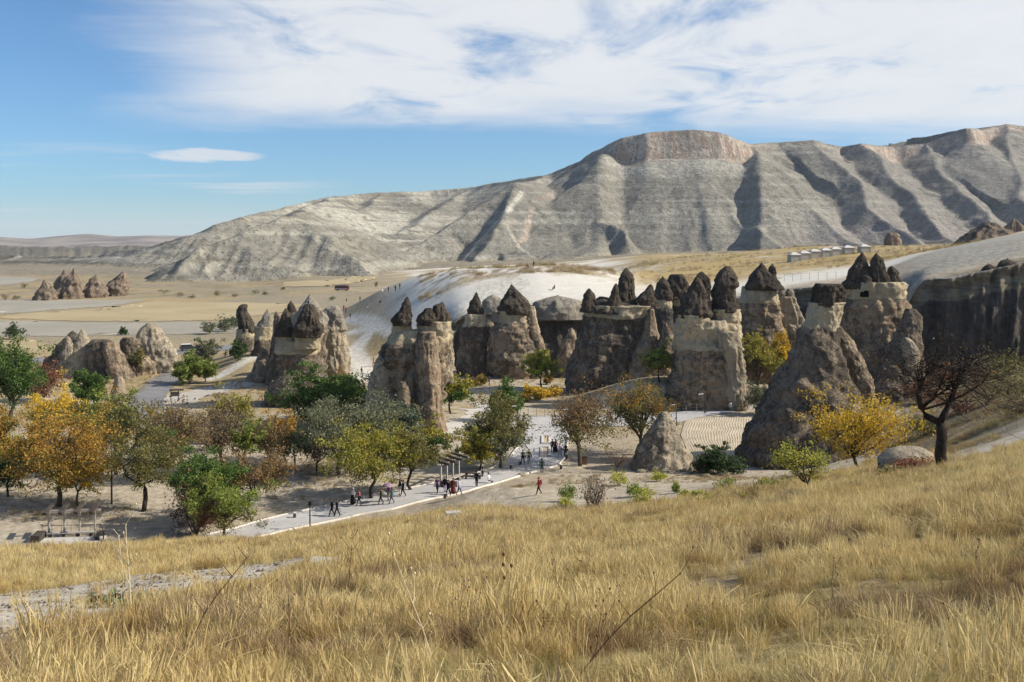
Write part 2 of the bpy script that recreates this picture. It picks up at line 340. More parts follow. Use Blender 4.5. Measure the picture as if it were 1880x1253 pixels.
SPURS = [
 (ridge_pts([(612, 362, 1330), (570, 382, 1050), (532, 397, 830), (470, 410, 780), (400, 436, 740), (345, 468, 715), (290, 500, 690)]), .46, 'L'),
 (ridge_pts([(532, 397, 830), (600, 430, 780), (660, 475, 740), (695, 512, 712)]), .50, 'L'),
 (ridge_pts([(860, 350, 1470), (800, 385, 1330), (740, 420, 1180), (690, 455, 1060)]), .42, 'L'),
 (ridge_pts([(700, 356, 1430), (660, 392, 1250), (640, 430, 1080)]), .40, 'L'),
 (ridge_pts([(1005, 322, 1380), (958, 338, 1160), (935, 395, 1080), (905, 445, 1010), (880, 497, 950)]), .56, 'P'),
 (ridge_pts([(958, 338, 1160), (890, 372, 1130), (810, 420, 1080), (730, 470, 1000), (690, 498, 960)]), .60, 'P'),
 (ridge_pts([(1383, 268, 1310), (1455, 340, 1190), (1540, 430, 1050), (1590, 470, 990)]), .62, 'R'),
 (ridge_pts([(1490, 259, 1330), (1570, 345, 1190), (1660, 430, 1060), (1700, 465, 1000)]), .62, 'R'),
 (ridge_pts([(1582, 265, 1355), (1665, 345, 1230), (1735, 425, 1090), (1780, 460, 1020)]), .62, 'R'),
 (ridge_pts([(1700, 264, 1450), (1752, 335, 1290), (1815, 420, 1130), (1840, 455, 1060)]), .62, 'R'),
 (ridge_pts([(1842, 230, 1500), (1865, 310, 1330), (1900, 400, 1170), (1920, 450, 1080)]), .62, 'R'),
 (ridge_pts([(2010, 227, 1500), (2030, 330, 1300), (2050, 430, 1130)]), .62, 'R'),
 (ridge_pts([(1100, 405, 1085), (1140, 418, 1060), (1152, 440, 1040)]), .95, 'M'),
 (ridge_pts([(-500, 466, 1250), (-200, 462, 1230), (0, 468, 1180), (110, 474, 1120), (215, 470, 1080)]), .20, 'L'),
 (ridge_pts([(-600, 453, 1750), (0, 449, 1700), (60, 452, 1650), (130, 450, 1650), (240, 449, 1650), (360, 446, 1600)]), .22, 'L'),
]
def seg_closest(x, y, P):
    bd = np.full(x.shape, 1e9); bz = np.zeros(x.shape); bs = np.zeros(x.shape); sg = np.zeros(x.shape); s0 = 0.0
    for a, b_ in zip(P[:-1], P[1:]):
        ex, ey = b_[0] - a[0], b_[1] - a[1]; L = math.hypot(ex, ey)
        tt = np.clip(((x - a[0]) * ex + (y - a[1]) * ey) / (L * L), 0, 1)
        qx_ = x - a[0] - tt * ex; qy_ = y - a[1] - tt * ey; dd = np.hypot(qx_, qy_)
        zz = a[2] + tt * (b_[2] - a[2])
        better = dd < bd
        bd = np.where(better, dd, bd); bz = np.where(better, zz, bz); bs = np.where(better, s0 + tt * L, bs)
        sg = np.where(better, ex * qy_ - ey * qx_, sg); s0 += L
    return bd, bz, bs, sg
hd = np.concatenate([np.linspace(640, 900, 110)[:-1], np.linspace(900, 1560, 330), 1560 * 1.03 ** np.arange(1, 22)])
hp = np.linspace(-720, 2620, 900)
HD, HP = np.meshgrid(hd, hp, indexing='ij')
HX = (HP - CX) / F * HD; HYy = HD
wx = HX + 14 * fbm(HX / 70, HYy / 70, 0, 3, 81); wy = HYy + 14 * fbm(HX / 70, HYy / 70, 0, 3, 82)
base = table(HP, HD) - 1.2
base = np.where(HD > 1000, table(HP, np.full_like(HD, 999)) - 1.2 + 0 * HD, base)
dist, zr, sr, sg = seg_closest(wx, wy, MAIN)
front = HD < np.interp(HP, CX + F * MAIN[:, 0] / MAIN[:, 1], MAIN[:, 1])
calm = 1 - .62 * sstep(HP, 1040, 1100) * sstep(HP, 1520, 1400)
gul = ridged(sr / 46, dist / 900, 0, 3, 91); gul2 = ridged(sr / 15, dist / 300, 0, 2, 92)
capz = sstep(HP, 1095, 1150) * sstep(HP, 1400, 1360) * 26 + sstep(HP, 1530, 1560) * 14 + sstep(HP, 600, 640) * sstep(HP, 760, 720) * 5 + 2
steep = np.interp(HP, [200, 450, 700, 1000, 1150, 1900], [.36, .34, .40, .54, .60, .55])
dd = dist * (1.0 - (.34 * calm - .10 * sstep(HP, 1480, 1560)) * (gul - .6) * np.clip(dist / 60, 0, 1)) - 3.0 * (gul2 - .6) * np.clip(dist / 30, 0, 1)
dd = np.maximum(dd, 0)
drop = capz * sstep(dd, 2, 13) + steep * np.minimum(dd, 230) + .30 * np.maximum(dd - 230, 0)
H = np.where(front, zr - drop, zr - dist * np.interp(HP, [0, 600, 800], [.42, .34, .05]))
cliffw = np.where(front, sstep(dd, 0, 4) * sstep(dd, 20, 12), 0) * np.clip(capz / 14, 0, 1) * sstep(HP, 1060, 1110)
kind = np.full(H.shape, 0.0)
dmin = dist.copy()
for i, (P, sl, kd) in enumerate(SPURS):
    d2, z2, s2, g2 = seg_closest(wx, wy, P)
    gg = ridged(s2 / 26 + 7 * i, d2 / 500, 0, 3, 100 + i)
    d3 = np.maximum(d2 * (1 - .30 * (gg - .6)), 0)
    extra = 0
    if i == 4: extra = 9 * sstep(d3, 24, 30) * sstep(HP, 905, 930) * sstep(HP, 1030, 1005)
    h2 = z2 - sl * d3 - extra + 1.0
    if i == 4: cliffw = np.maximum(cliffw, np.where(h2 > H, .8 * sstep(d3, 22, 25) * sstep(d3, 34, 31) * sstep(HP, 905, 925) * sstep(HP, 1035, 1010), 0))
    k = 5.0
    e = np.clip(.5 + .5 * (h2 - H) / k, 0, 1)
    H = H * (1 - e) + h2 * e + k * e * (1 - e) * .6
    dmin = np.minimum(dmin, d2)
gx = HX + 12 * fbm(HX / 35, HYy / 35, 0, 3, 123); gy = HYy + 12 * fbm(HX / 35, HYy / 35, 0, 3, 124)
H = H + 3.6 * (ridged(gx / 34, gy / 75, 0, 4, 122) - .78) * sstep(H - base, 4, 25) * sstep(dist, 12, 50) + 1.0 * fbm(HX / 22, HYy / 22, 0, 4, 120) + .7 * ridged(HX / 9, HYy / 9, 0, 2, 121) - .4
# fluted gullies at the foot of the slopes
foot = sstep(H - base, 2, 10) * sstep(H - base, 46, 20)
H = H - foot * 5.5 * (1 - ridged(HX / np.where(HP < 760, 15, 20), HYy / 160, 0, 2, 130)) * (.4 + .6 * sstep(HP, 1400, 1500) + .6 * sstep(HP, 720, 650))
k = 3.0; e = np.clip(.5 + .5 * (H - base) / k, 0, 1); HZ = base * (1 - e) + H * e
grass_f = 1 - sstep(HZ - base, .3, 3.0)
PALE = np.array((.47, .435, .335)); GREY = np.array((.265, .24, .185)); TAN = np.array((.385, .33, .22)); PINK = np.array((.36, .285, .255)); DARK = np.array((.135, .125, .09))
hc = np.broadcast_to(GREY, H.shape + (3,)).copy()
hn1 = fbm(HX / 60, HYy / 60, HZ / 30, 4, 140); hn2 = fbm(HX / 12, HYy / 12, HZ / 8, 4, 141); hs = fbm(HX / 400, HYy / 400, HZ / 5.0, 3, 142)
lefth = sstep(HP, 900, 700)
hc = lay(hc, PALE, sstep(hs + .4 * hn1, -.05, .35) * (.42 + .25 * sstep(HP, 1080, 900)))
hc = lay(hc, TAN, lefth * sstep(hn1, -.2, .3) * .55)
hc = lay(hc, PALE * 1.15, lefth * sstep(HP, 480, 560) * sstep(HYy, 950, 1100) * sstep(hn1 + hs, -.3, .2) * .8)
hc = lay(hc, PINK, sstep(HP, 1380, 1600) * sstep(HZ + 14 * hn1, 75, 40) * .75)
hc = lay(hc, np.array((.25, .225, .215)), sstep(HP, 1420, 1620) * .5)
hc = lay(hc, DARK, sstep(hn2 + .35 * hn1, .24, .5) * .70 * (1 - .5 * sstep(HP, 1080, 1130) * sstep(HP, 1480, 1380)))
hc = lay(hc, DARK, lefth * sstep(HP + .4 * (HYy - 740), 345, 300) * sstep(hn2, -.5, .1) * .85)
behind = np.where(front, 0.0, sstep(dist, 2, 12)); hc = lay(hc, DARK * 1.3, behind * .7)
hc = lay(hc, np.array((.56, .43, .32)), cliffw * sstep(hn2 + hs, -.5, .2) * .95)
und = sstep(dd, 16, 22) * sstep(dd, 60, 34) * front * sstep(HP, 1080, 1120) * sstep(HP, 1420, 1370)
hc = lay(hc, PALE * 1.12, und * .6)
def streak(pts, wd, c, a):
    global hc
    gp = [at(*p) for p in pts]; hc = lay(hc, c, sstep(near_poly(HX, HYy, gp), wd * 1.6, wd * .5) * a)
streak([(958, 345, 1140), (935, 372, 1095), (885, 415, 1040), (830, 455, 985), (785, 500, 940)], 2.6, PALE * 1.25, .85)
streak([(930, 400, 1060), (960, 430, 1010), (1000, 480, 960)], 1.8, PALE * 1.15, .6)
streak([(540, 400, 822), (600, 435, 775), (660, 475, 738), (690, 508, 712)], 3.0, TAN * 1.3, .7)
streak([(360, 445, 735), (375, 470, 715), (392, 510, 690)], 1.6, TAN * 1.35, .7)
streak([(335, 462, 720), (308, 490, 700), (298, 515, 680)], 1.6, TAN * 1.35, .7)
hc = lay(hc, DRY, grass_f * .9)
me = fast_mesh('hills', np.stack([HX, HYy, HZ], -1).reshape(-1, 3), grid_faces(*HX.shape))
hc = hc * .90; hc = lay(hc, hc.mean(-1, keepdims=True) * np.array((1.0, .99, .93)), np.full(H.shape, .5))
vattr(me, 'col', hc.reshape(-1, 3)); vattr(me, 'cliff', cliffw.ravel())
m_hill, t, b = new_mat('hill_tuff', .95, .05)
p = t.pos(); c0 = t.attr('col', 0)
nA = t.noise(p, .14, 6, .65); nB = t.noise(p, .55, 4, .6)
strata = t.noise(t.scale(p, (.012, .012, .30)), 1.0, 5, .65, 1.2)
vert = t.noise(t.scale(p, (.16, .16, .02)), 1.0, 4, .6)
sp = t.sm(t.voro(p, .22), .36, .16, 0, 1)
c1 = t.mix(t.sm(nA, .3, .7), t.mix(1, c0, (.72, .71, .68), 'MULTIPLY'), t.mix(1, c0, (1.2, 1.2, 1.2), 'MULTIPLY'))
c1 = t.mix(t.sm(strata, .45, .66, 0, .35), c1, t.mix(1, c0, (1.35, 1.35, 1.30), 'MULTIPLY'))
c1 = t.mix(t.m('MULTIPLY', t.sm(vert, .45, .6, 0, .7), t.attr('cliff', 2)), c1, (.30, .20, .15))
c1 = t.mix(t.m('MULTIPLY', sp, t.sm(nA, .38, .56, 0, .8)), c1, (.085, .08, .055))
c1 = t.mix(t.sm(nB, .58, .7, 0, .5), c1, t.mix(1, c0, (.5, .5, .46), 'MULTIPLY'))
t.l.new(c1, b.inputs['Base Color']); bump(t, b, t.m('ADD', nA, t.m('ADD', t.m('MULTIPLY', nB, .35), t.m('MULTIPLY', strata, .12))), .9, 2.8)
struct(obj('hills', me, m_hill))
# blue hills on the horizon
fx = np.linspace(-2200, 2900, 420); sky_y = np.interp(fx, [-2200, -900, -300, 0, 55, 110, 165, 215, 270, 330, 420, 800, 1500, 2900], [440, 436, 434, 433, 437, 431, 427, 432, 430, 431, 436, 438, 430, 436])
rows = []
for q_ in np.linspace(0, 1, 40):
    dq = 4300 + 1500 * q_
    zt = CZ - (sky_y - HY) / F * 5000
    x_ = (fx - CX) / F * dq
    hh = zt * np.clip(np.sin(q_ * math.pi * .62 + .02) ** 1.0, 0, 1) * (1 + .22 * fbm(x_ / 340, dq / 260, 0, 4, 150) * (1 - q_)) - 4
    rows.append(np.stack([x_, np.full_like(x_, dq), hh], -1))
G = np.array(rows)
me = fast_mesh('distant_hills', G.reshape(-1, 3), grid_faces(G.shape[0], G.shape[1]))
m_far, t, b = new_mat('distant_hill', .95, .05)
p = t.pos(); t.l.new(t.mix(t.sm(t.noise(p, .006, 6, .6), .38, .62), (.19, .165, .15), (.36, .31, .26)), b.inputs['Base Color'])
struct(obj('distant_hills', me, m_far))
# ---------------------------------------------------------------- rock materials
def rock_mat(name, light, mid, dark, patina, streak=.5, b_str=.9, fs=1.0):
    m, t, b = new_mat(name, .95, .06)
    p = t.pos()
    big = t.noise(t.scale(p, (1, 1, .55)), .16 * fs, 5, .6, .4); med = t.noise(p, .85 * fs, 7, .7, .5); fin = t.noise(p, 3.6 * fs, 5, .7)
    ver = t.noise(t.scale(p, (1, 1, .10)), .9 * fs, 5, .6, .3); hor = t.noise(t.scale(p, (.12, .12, 1)), 1.1 * fs, 4, .6)
    c = t.mix(t.sm(big, .36, .62), mid, light)
    c = t.mix(t.sm(hor, .45, .65, 0, .35), c, light)
    c = t.mix(t.sm(ver, .50, .66, 0, streak), c, dark)
    c = t.mix(t.m('MULTIPLY', t.sm(t.m('ADD', t.m('MULTIPLY', big, .42), t.m('ADD', t.m('MULTIPLY', med, .36), t.m('MULTIPLY', fin, .24))), patina - .07, patina + .06), .9), c, dark)
    c = t.mix(t.sm(fin, .57, .72, 0, .5), c, tuple(x * .55 for x in mid))
    c = t.mix(t.sm(med, .62, .74, 0, .4), c, tuple(min(1, x * 1.25) for x in light))
    t.l.new(c, b.inputs['Base Color'])
    bump(t, b, t.m('ADD', t.m('MULTIPLY', med, 1.0), t.m('ADD', t.m('MULTIPLY', fin, .40), t.m('MULTIPLY', ver, .6))), b_str, .9)
    return m
M_BODY = rock_mat('tuff_body', (.56, .445, .31), (.37, .275, .185), (.075, .06, .047), .52)
M_BODYD = rock_mat('tuff_body_stained', (.44, .355, .26), (.28, .22, .16), (.066, .056, .046), .495)
M_PALE = rock_mat('tuff_pale', (.60, .51, .375), (.43, .355, .25), (.13, .11, .085), .535, .45)
M_NECK = rock_mat('tuff_neck', (.53, .445, .305), (.42, .345, .225), (.17, .14, .10), .585, .4, .6)
M_CAP = rock_mat('cap_basalt', (.165, .132, .10), (.10, .082, .064), (.036, .031, .027), .53, .45)
M_CAPL = rock_mat('cap_pale', (.40, .36, .29), (.29, .255, .20), (.11, .10, .08), .60, .4)
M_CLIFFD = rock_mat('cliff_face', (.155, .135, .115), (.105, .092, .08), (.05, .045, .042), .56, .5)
M_FARROCK = rock_mat('far_rock', (.36, .28, .205), (.245, .185, .135), (.08, .065, .052), .535, .6, 1.0, .6)

_seed = [100]
def rock_mesh(rows, d, org, dr=.85, amp=.10, flute=.06, seed=0, nt=96, nv=None, lean=0.0, rough=1.0, split=None, rref=None, rng=None):
    """a weathered rock whose outline follows rows of (y, left, right) in photo pixels at distance d"""
    rows = np.array(rows, float)
    if rows[0, 2] - rows[0, 1] < 9: rows = np.vstack([[rows[0, 0] - 2.5, (rows[0, 1] + rows[0, 2]) / 2 - .4, (rows[0, 1] + rows[0, 2]) / 2 + .4], rows])
    hpx = rows[-1, 0] - rows[0, 0]
    nv = nv or int(np.clip(hpx * .55, 26, 96))
    lo, hi = rng or (rows[0, 0], rows[-1, 0])
    if rng: nv = int(np.clip((hi - lo) * .6, 14, 96))
    yy = np.linspace(0, 1, nv); yy = lo + (hi - lo) * (yy * .85 + .15 * yy ** 2)
    def ip(c):
        v = np.interp(yy, rows[:, 0], c)
        k = np.array([1, 2, 3, 2, 1.]); k /= k.sum()
        w_ = np.convolve(np.pad(v, 2, mode='edge'), k, 'valid'); w_[:3] = v[:3]; w_[-1] = v[-1]; return w_
    L = ip(rows[:, 1]); Rr = ip(rows[:, 2])
    xl = (L - CX) / F * d; xr = (Rr - CX) / F * d; z = CZ - (yy - HY) / F * d
    xc = (xl + xr) / 2; hw = np.maximum((xr - xl) / 2, .03)
    th = np.linspace(0, 2 * math.pi, nt, endpoint=False)
    T, Z = np.meshgrid(th, z, indexing='xy'); HW = hw[:, None]; XC = xc[:, None]
    rmax = hw.max()
    ex = 2.2
    cs, sn = np.cos(T), np.sin(T)
    sup = (np.abs(cs) ** ex + np.abs(sn) ** ex) ** (-1 / ex)
    nx, ny = cs * 1.3 + seed * 3.7, sn * 1.3
    sc = 1.0 / max(rref or rmax, .6)
    lowf = fbm(nx * .9, ny * .9, Z * sc * .45, 3, seed)
    wob = .35 * fbm(cs * 1.5 + seed, sn * 1.5, Z * sc * .8, 2, seed + 2)
    f1 = ridged(np.cos(T + wob) * 2.1 + seed, np.sin(T + wob) * 2.1, Z * sc * .22, 3, seed + 3) - .74
    X0 = XC + HW * cs; Y0 = d + HW * sn * dr
    f0 = ridged(X0 * .22, Y0 * .22, Z * .16, 3, seed + 4) - .76
    f2 = fbm(X0 * .8, Y0 * .8, Z * .6, 4, seed + 5)
    f3 = fbm(X0 * 3.1, Y0 * 3.1, Z * 2.6, 3, seed + 6)
    ledge = fbm(0 * Z + seed, 0 * Z, Z * .9, 3, seed + 8) + .5 * fbm(cs * .8, sn * .8, Z * 1.6, 3, seed + 9)
    k = 1 + amp * 1.1 * lowf + flute * 2.6 * f1 + .04 * ledge
    sz = np.clip(HW / 3.0, .02, 1.4)
    rad = HW * sup * k + rough * ((1.5 * f0 + .6 * f2) * sz + .15 * f3 * np.minimum(1, HW))
    rad = np.maximum(rad, HW * .3)
    X = XC + rad * cs + lean * (Z - z[-1]); Y = d + rad * sn * dr + .05 * HW * lowf
    ztop = Z + (.16 * f2) * np.minimum(1, HW)
    if split is not None:       # the wavy line where one stratum ends and the next begins
        am = min(.75, .25 + .09 * (rref or 1)); ztop = ztop + am * fbm(cs * 1.9, sn * 1.9, 0 * Z + split * .01, 4, int(split)) * np.exp(-((Z - (CZ - (split - HY) / F * d)) / (.8 + 1.3 * am)) ** 2)
    V = np.stack([X, Y, ztop], -1).reshape(-1, 3)
    Fq = grid_faces(nv, nt, True)[:, ::-1]
    nb = len(V)
    caps = np.array([[xc[0], d, z[0] + .04 * hw[0]], [xc[-1], d, z[-1]]])
    V = np.concatenate([V, caps]) - np.array(org)
    i = np.arange(nt); j = (i + 1) % nt
    t1 = np.stack([np.full(nt, nb), i, j], -1); o_ = (nv - 1) * nt
    t2 = np.stack([np.full(nt, nb + 1), o_ + j, o_ + i], -1)
    return fast_mesh('rock', V, [Fq, t1, t2])
def chimney(name, label, d, parts, cat='fairy chimney', group=None, base=None, bury=True):
    """parts: (part name, material, rows, dict)"""
    allr = [r for pp in parts for r in pp[2]]
    yb = max(r[0] for r in allr); rb = [r for r in allr if r[0] == yb][0]
    c = at((rb[1] + rb[2]) / 2, yb, d)
    org = (c.x, d, tz(c.x, d) if base is None else base)
    root = thing(name, label, cat, org, 0, group)
    for pn, mt, rows, kw in parts:
        kw = dict(kw); dd_ = kw.pop('d', d); _seed[0] += 7
        rows = list(rows)
        if rows[-1][0] >= yb - 22 and bury:     # carry the foot of the rock into the ground
            l = rows[-1]
            zf = CZ - (l[0] - HY) / F * dd_
            gz = tz(((l[1] + l[2]) / 2 - CX) / F * dd_, dd_) - 1.2
            if zf > gz: rows.append((l[0] + (zf - gz) / dd_ * F, l[1] - 2, l[2] + 2))
        cut = kw.pop('cut', None)
        if pn == 'cap': kw['amp'] = kw.get('amp', .1) + .05; kw['flute'] = kw.get('flute', .06) + .05; kw.setdefault('rough', 1.5)
        if cut:                                  # one continuous surface, its pale upper stratum a part of its own
            rr_ = max(r[2] - r[1] for r in rows) / 2 / F * dd_
            obj('neck', rock_mesh(rows, dd_, org, seed=_seed[0], split=cut, rref=rr_, rng=(rows[0][0], cut), **kw), M_NECK, root)
            obj(pn, rock_mesh(rows, dd_, org, seed=_seed[0], split=cut, rref=rr_, rng=(cut, rows[-1][0]), **kw), mt, root)
            continue
        o = obj(pn, rock_mesh(rows, dd_, org, seed=_seed[0], **kw), mt, root)
    return root
K = lambda **k: k
G_CH = 'fairy chimneys of the valley'
# big cone beside the ploughed field
chimney('fairy_chimney', 'huge broad grey cone with pale neck and flat dark cap beside the ploughed field', 126, [
 ('body', M_BODYD, [(556, 1488, 1548), (575, 1484, 1547), (590, 1480, 1545), (602, 1474, 1541), (640, 1453, 1546), (680, 1430, 1556), (720, 1408, 1571), (760, 1385, 1586), (800, 1366, 1592), (840, 1354, 1600), (864, 1352, 1604)], K(amp=.08, flute=.05, nt=140, cut=604)),
 ('buttress', M_BODY, [(600, 1527, 1543), (620, 1532, 1560), (650, 1538, 1583), (700, 1553, 1600), (740, 1566, 1611), (775, 1570, 1612), (800, 1572, 1612)], K(d=130, amp=.08)),
 ('cap', M_CAP, [(522, 1500, 1543), (526, 1493, 1549), (536, 1491, 1552), (550, 1489, 1554), (558, 1487, 1553), (564, 1489, 1549)], K(amp=.08, flute=.05))], group=G_CH)
chimney('fairy_chimney', 'small capless pale grey cone between the bare shrub and ploughed field', 123, [
 ('body', M_PALE, [(756, 1214, 1224), (762, 1208, 1230), (780, 1197, 1241), (800, 1186, 1250), (830, 1169, 1260), (855, 1159, 1266), (868, 1156, 1268)], K(amp=.12, flute=.06, dr=.95))], group=G_CH)
# twin-capped
chimney('fairy_chimney', 'stout twin-capped chimney with two dark pointed caps on one pale trunk', 170, [
 ('body', M_BODY, [(586, 1248, 1354), (600, 1242, 1357), (626, 1239, 1357), (650, 1235, 1364), (680, 1229, 1367), (710, 1222, 1368), (740, 1220, 1372), (758, 1222, 1374)], K(amp=.09, flute=.07, dr=.8, nt=140, cut=640)),
 ('buttress', M_PALE, [(610, 1318, 1356), (640, 1322, 1364), (680, 1332, 1368), (720, 1330, 1369), (756, 1340, 1374)], K(d=165, amp=.12, flute=.12)),
 ('neck', M_NECK, [(568, 1306, 1358), (590, 1308, 1357), (612, 1312, 1350)], K(d=169, amp=.04, flute=.03)),
 ('neck', M_NECK, [(578, 1246, 1302), (596, 1246, 1302), (612, 1252, 1296)], K(d=168, amp=.04, flute=.03)),
 ('cap', M_CAP, [(512, 1277, 1285), (524, 1268, 1292), (540, 1260, 1299), (560, 1250, 1304), (575, 1245, 1306), (584, 1246, 1300)], K(d=168, amp=.09)),
 ('cap', M_CAP, [(501, 1284, 1292), (514, 1272, 1302), (540, 1264, 1308), (572, 1264, 1306)], K(d=173, amp=.1)),
 ('cap', M_CAP, [(489, 1331, 1341), (497, 1322, 1348), (510, 1315, 1353), (523, 1308, 1356), (531, 1306, 1350), (540, 1304, 1353), (560, 1303, 1362), (574, 1305, 1358)], K(d=169, amp=.09))], group=G_CH)
# dark wide mass with a row of caps
chimney('fairy_chimney', 'wide dark stained rock mass crowned by a row of five pointed caps', 186, [
 ('body', M_BODYD, [(560, 1072, 1204), (566, 1074, 1202), (580, 1073, 1200), (600, 1069, 1196), (640, 1055, 1192), (690, 1040, 1198), (718, 1035, 1196), (735, 1036, 1190)], K(amp=.09, flute=.10, dr=.7, nt=140, cut=581)),
 ('buttress', M_BODY, [(568, 1189, 1201), (590, 1185, 1204), (615, 1177, 1211), (650, 1160, 1217), (700, 1148, 1228), (725, 1148, 1232)], K(d=182, amp=.1)),
 ('cap', M_CAP, [(532, 1078, 1085), (540, 1073, 1091), (552, 1070, 1098), (574, 1066, 1110)], K(d=184)),
 ('cap', M_CAP, [(523, 1128, 1134), (540, 1118, 1138), (570, 1105, 1140)], K(d=183)),
 ('cap', M_CAP, [(494, 1147, 1152), (504, 1139, 1161), (520, 1135, 1168), (545, 1132, 1173), (562, 1132, 1170)], K(d=186)),
 ('cap', M_CAP, [(545, 1100, 1110), (556, 1085, 1160), (574, 1076, 1176)], K(d=186)),
 ('cap', M_CAP, [(524, 1191, 1198), (535, 1182, 1203), (550, 1168, 1207), (568, 1180, 1211)], K(d=184))], group=G_CH)
chimney('fairy_chimney', 'small curved horn of tan rock leaning beside the twin-capped chimney', 180, [
 ('body', M_BODY, [(594, 1220, 1224), (605, 1218, 1230), (615, 1216, 1236), (630, 1212, 1241), (660, 1202, 1243), (700, 1190, 1246), (722, 1186, 1246)], K(amp=.1))], group=G_CH)
chimney('fairy_chimney', 'slim chimney with a smooth pointed cap behind the five-cap rock mass', 212, [
 ('body', M_CLIFFD, [(546, 1208, 1230), (556, 1204, 1232), (600, 1200, 1236), (660, 1190, 1240), (680, 1186, 1244)], K(cut=566)),
 ('cap', M_CAP, [(510, 1215, 1219), (520, 1207, 1228), (535, 1202, 1235), (545, 1202, 1235), (553, 1207, 1231)], K(amp=.07))], group=G_CH)
chimney('fairy_chimney', 'chimney with a rugged blunt broad cap behind the twin-capped chimney', 214, [
 ('body', M_CLIFFD, [(544, 1234, 1267), (556, 1232, 1270), (600, 1228, 1272), (660, 1224, 1276), (680, 1222, 1278)], K(cut=562)),
 ('cap', M_CAP, [(504, 1233, 1253), (510, 1228, 1259), (520, 1226, 1264), (535, 1227, 1268), (551, 1231, 1268)], K(amp=.14, flute=.1))], group=G_CH)
# round-capped behind right
chimney('fairy_chimney', 'chimney with a broad tent-shaped cap and pale band behind yellowing bushes', 200, [
 ('body', M_BODY, [(526, 1365, 1429), (545, 1363, 1430), (552, 1360, 1428), (580, 1355, 1433), (620, 1356, 1440), (650, 1357, 1443), (700, 1358, 1444)], K(amp=.1, flute=.09, cut=557)),
 ('cap', M_CAP, [(484, 1396, 1400), (492, 1390, 1406), (502, 1381, 1416), (515, 1371, 1426), (526, 1366, 1432), (533, 1367, 1430)], K(d=199, amp=.05, flute=.03)),
 ('cap_horn', M_CAP, [(486, 1416, 1420), (492, 1411, 1424), (505, 1409, 1426), (520, 1408, 1430)], K(d=199))], group=G_CH)
chimney('fairy_chimney', 'low fluted pale chimney with two tiny knobs behind the broad cone', 204, [
 ('body', M_PALE, [(545, 1430, 1458), (560, 1429, 1466), (585, 1430, 1476), (610, 1436, 1480), (640, 1436, 1480), (690, 1434, 1482)], K(amp=.1, flute=.15)),
 ('knob', M_CAPL, [(533, 1430, 1440), (540, 1428, 1442), (550, 1431, 1440)], K(amp=.06)),
 ('knob', M_CAPL, [(531, 1446, 1456), (538, 1443, 1459), (550, 1447, 1457)], K(amp=.06))], group=G_CH)
# castle
castle = chimney('fairy_chimney', 'castle-like rock with three dark caps, pale band and a carved black window', 178, [
 ('body', M_BODY, [(518, 1545, 1658), (535, 1547, 1657), (544, 1549, 1657), (570, 1545, 1667), (600, 1548, 1673), (640, 1552, 1682), (690, 1560, 1690), (735, 1562, 1696)], K(amp=.07, flute=.07, dr=.75, nt=120, cut=549)),
 ('cap', M_CAP, [(465, 1580, 1586), (475, 1573, 1592), (490, 1563, 1598), (510, 1550, 1602), (526, 1539, 1604), (531, 1542, 1602)], K(d=177, amp=.07)),
 ('cap', M_CAP, [(467, 1606, 1612), (475, 1600, 1622), (490, 1595, 1626), (510, 1592, 1631), (528, 1591, 1633)], K(d=176, amp=.06)),
 ('cap', M_CAP, [(491, 1633, 1640), (499, 1629, 1648), (514, 1627, 1655), (525, 1629, 1657)], K(d=177, amp=.06))], group=G_CH)
wb = at(1588.5, 540, 171.2)
wm = bmesh.new(); pr = [(-.5, -.55), (.5, -.55), (.52, .2), (.42, .55), (.12, .3), (-.2, .35), (-.42, .2)]
fr = [wm.verts.new((a, 0, c)) for a, c in pr]; bk = [wm.verts.new((a, 1.6, c)) for a, c in pr]
wm.faces.new(fr); wm.faces.new(bk[::-1])
for i in range(len(pr)): wm.faces.new((fr[i], bk[i], bk[(i + 1) % len(pr)], fr[(i + 1) % len(pr)]))
wme = bpy.data.meshes.new('window'); wm.to_mesh(wme); wm.free()
obj('window', wme, plain('cave_dark', (.006, .005, .005), .95, 0), castle, (wb.x - castle.location.x, wb.y - castle.location.y - .35, wb.z - castle.location.z))
chimney('fairy_chimney', 'hunched capless rock with a pale smooth hollow at the castle rock foot', 170, [
 ('body', M_BODYD, [(568, 1664, 1682), (580, 1658, 1690), (600, 1650, 1693), (620, 1640, 1694), (660, 1620, 1693), (700, 1605, 1690), (738, 1600, 1688)], K(amp=.09, flute=.08)),
 ('pale_shoulder', M_PALE, [(620, 1658, 1668), (628, 1654, 1678), (640, 1652, 1685), (655, 1652, 1688), (680, 1650, 1688)], K(d=164.5, amp=.05, flute=.02)),
 ('dark_cone', M_BODYD, [(640, 1640, 1656), (670, 1620, 1672), (710, 1606, 1682), (740, 1602, 1686)], K(d=165))], group=G_CH)
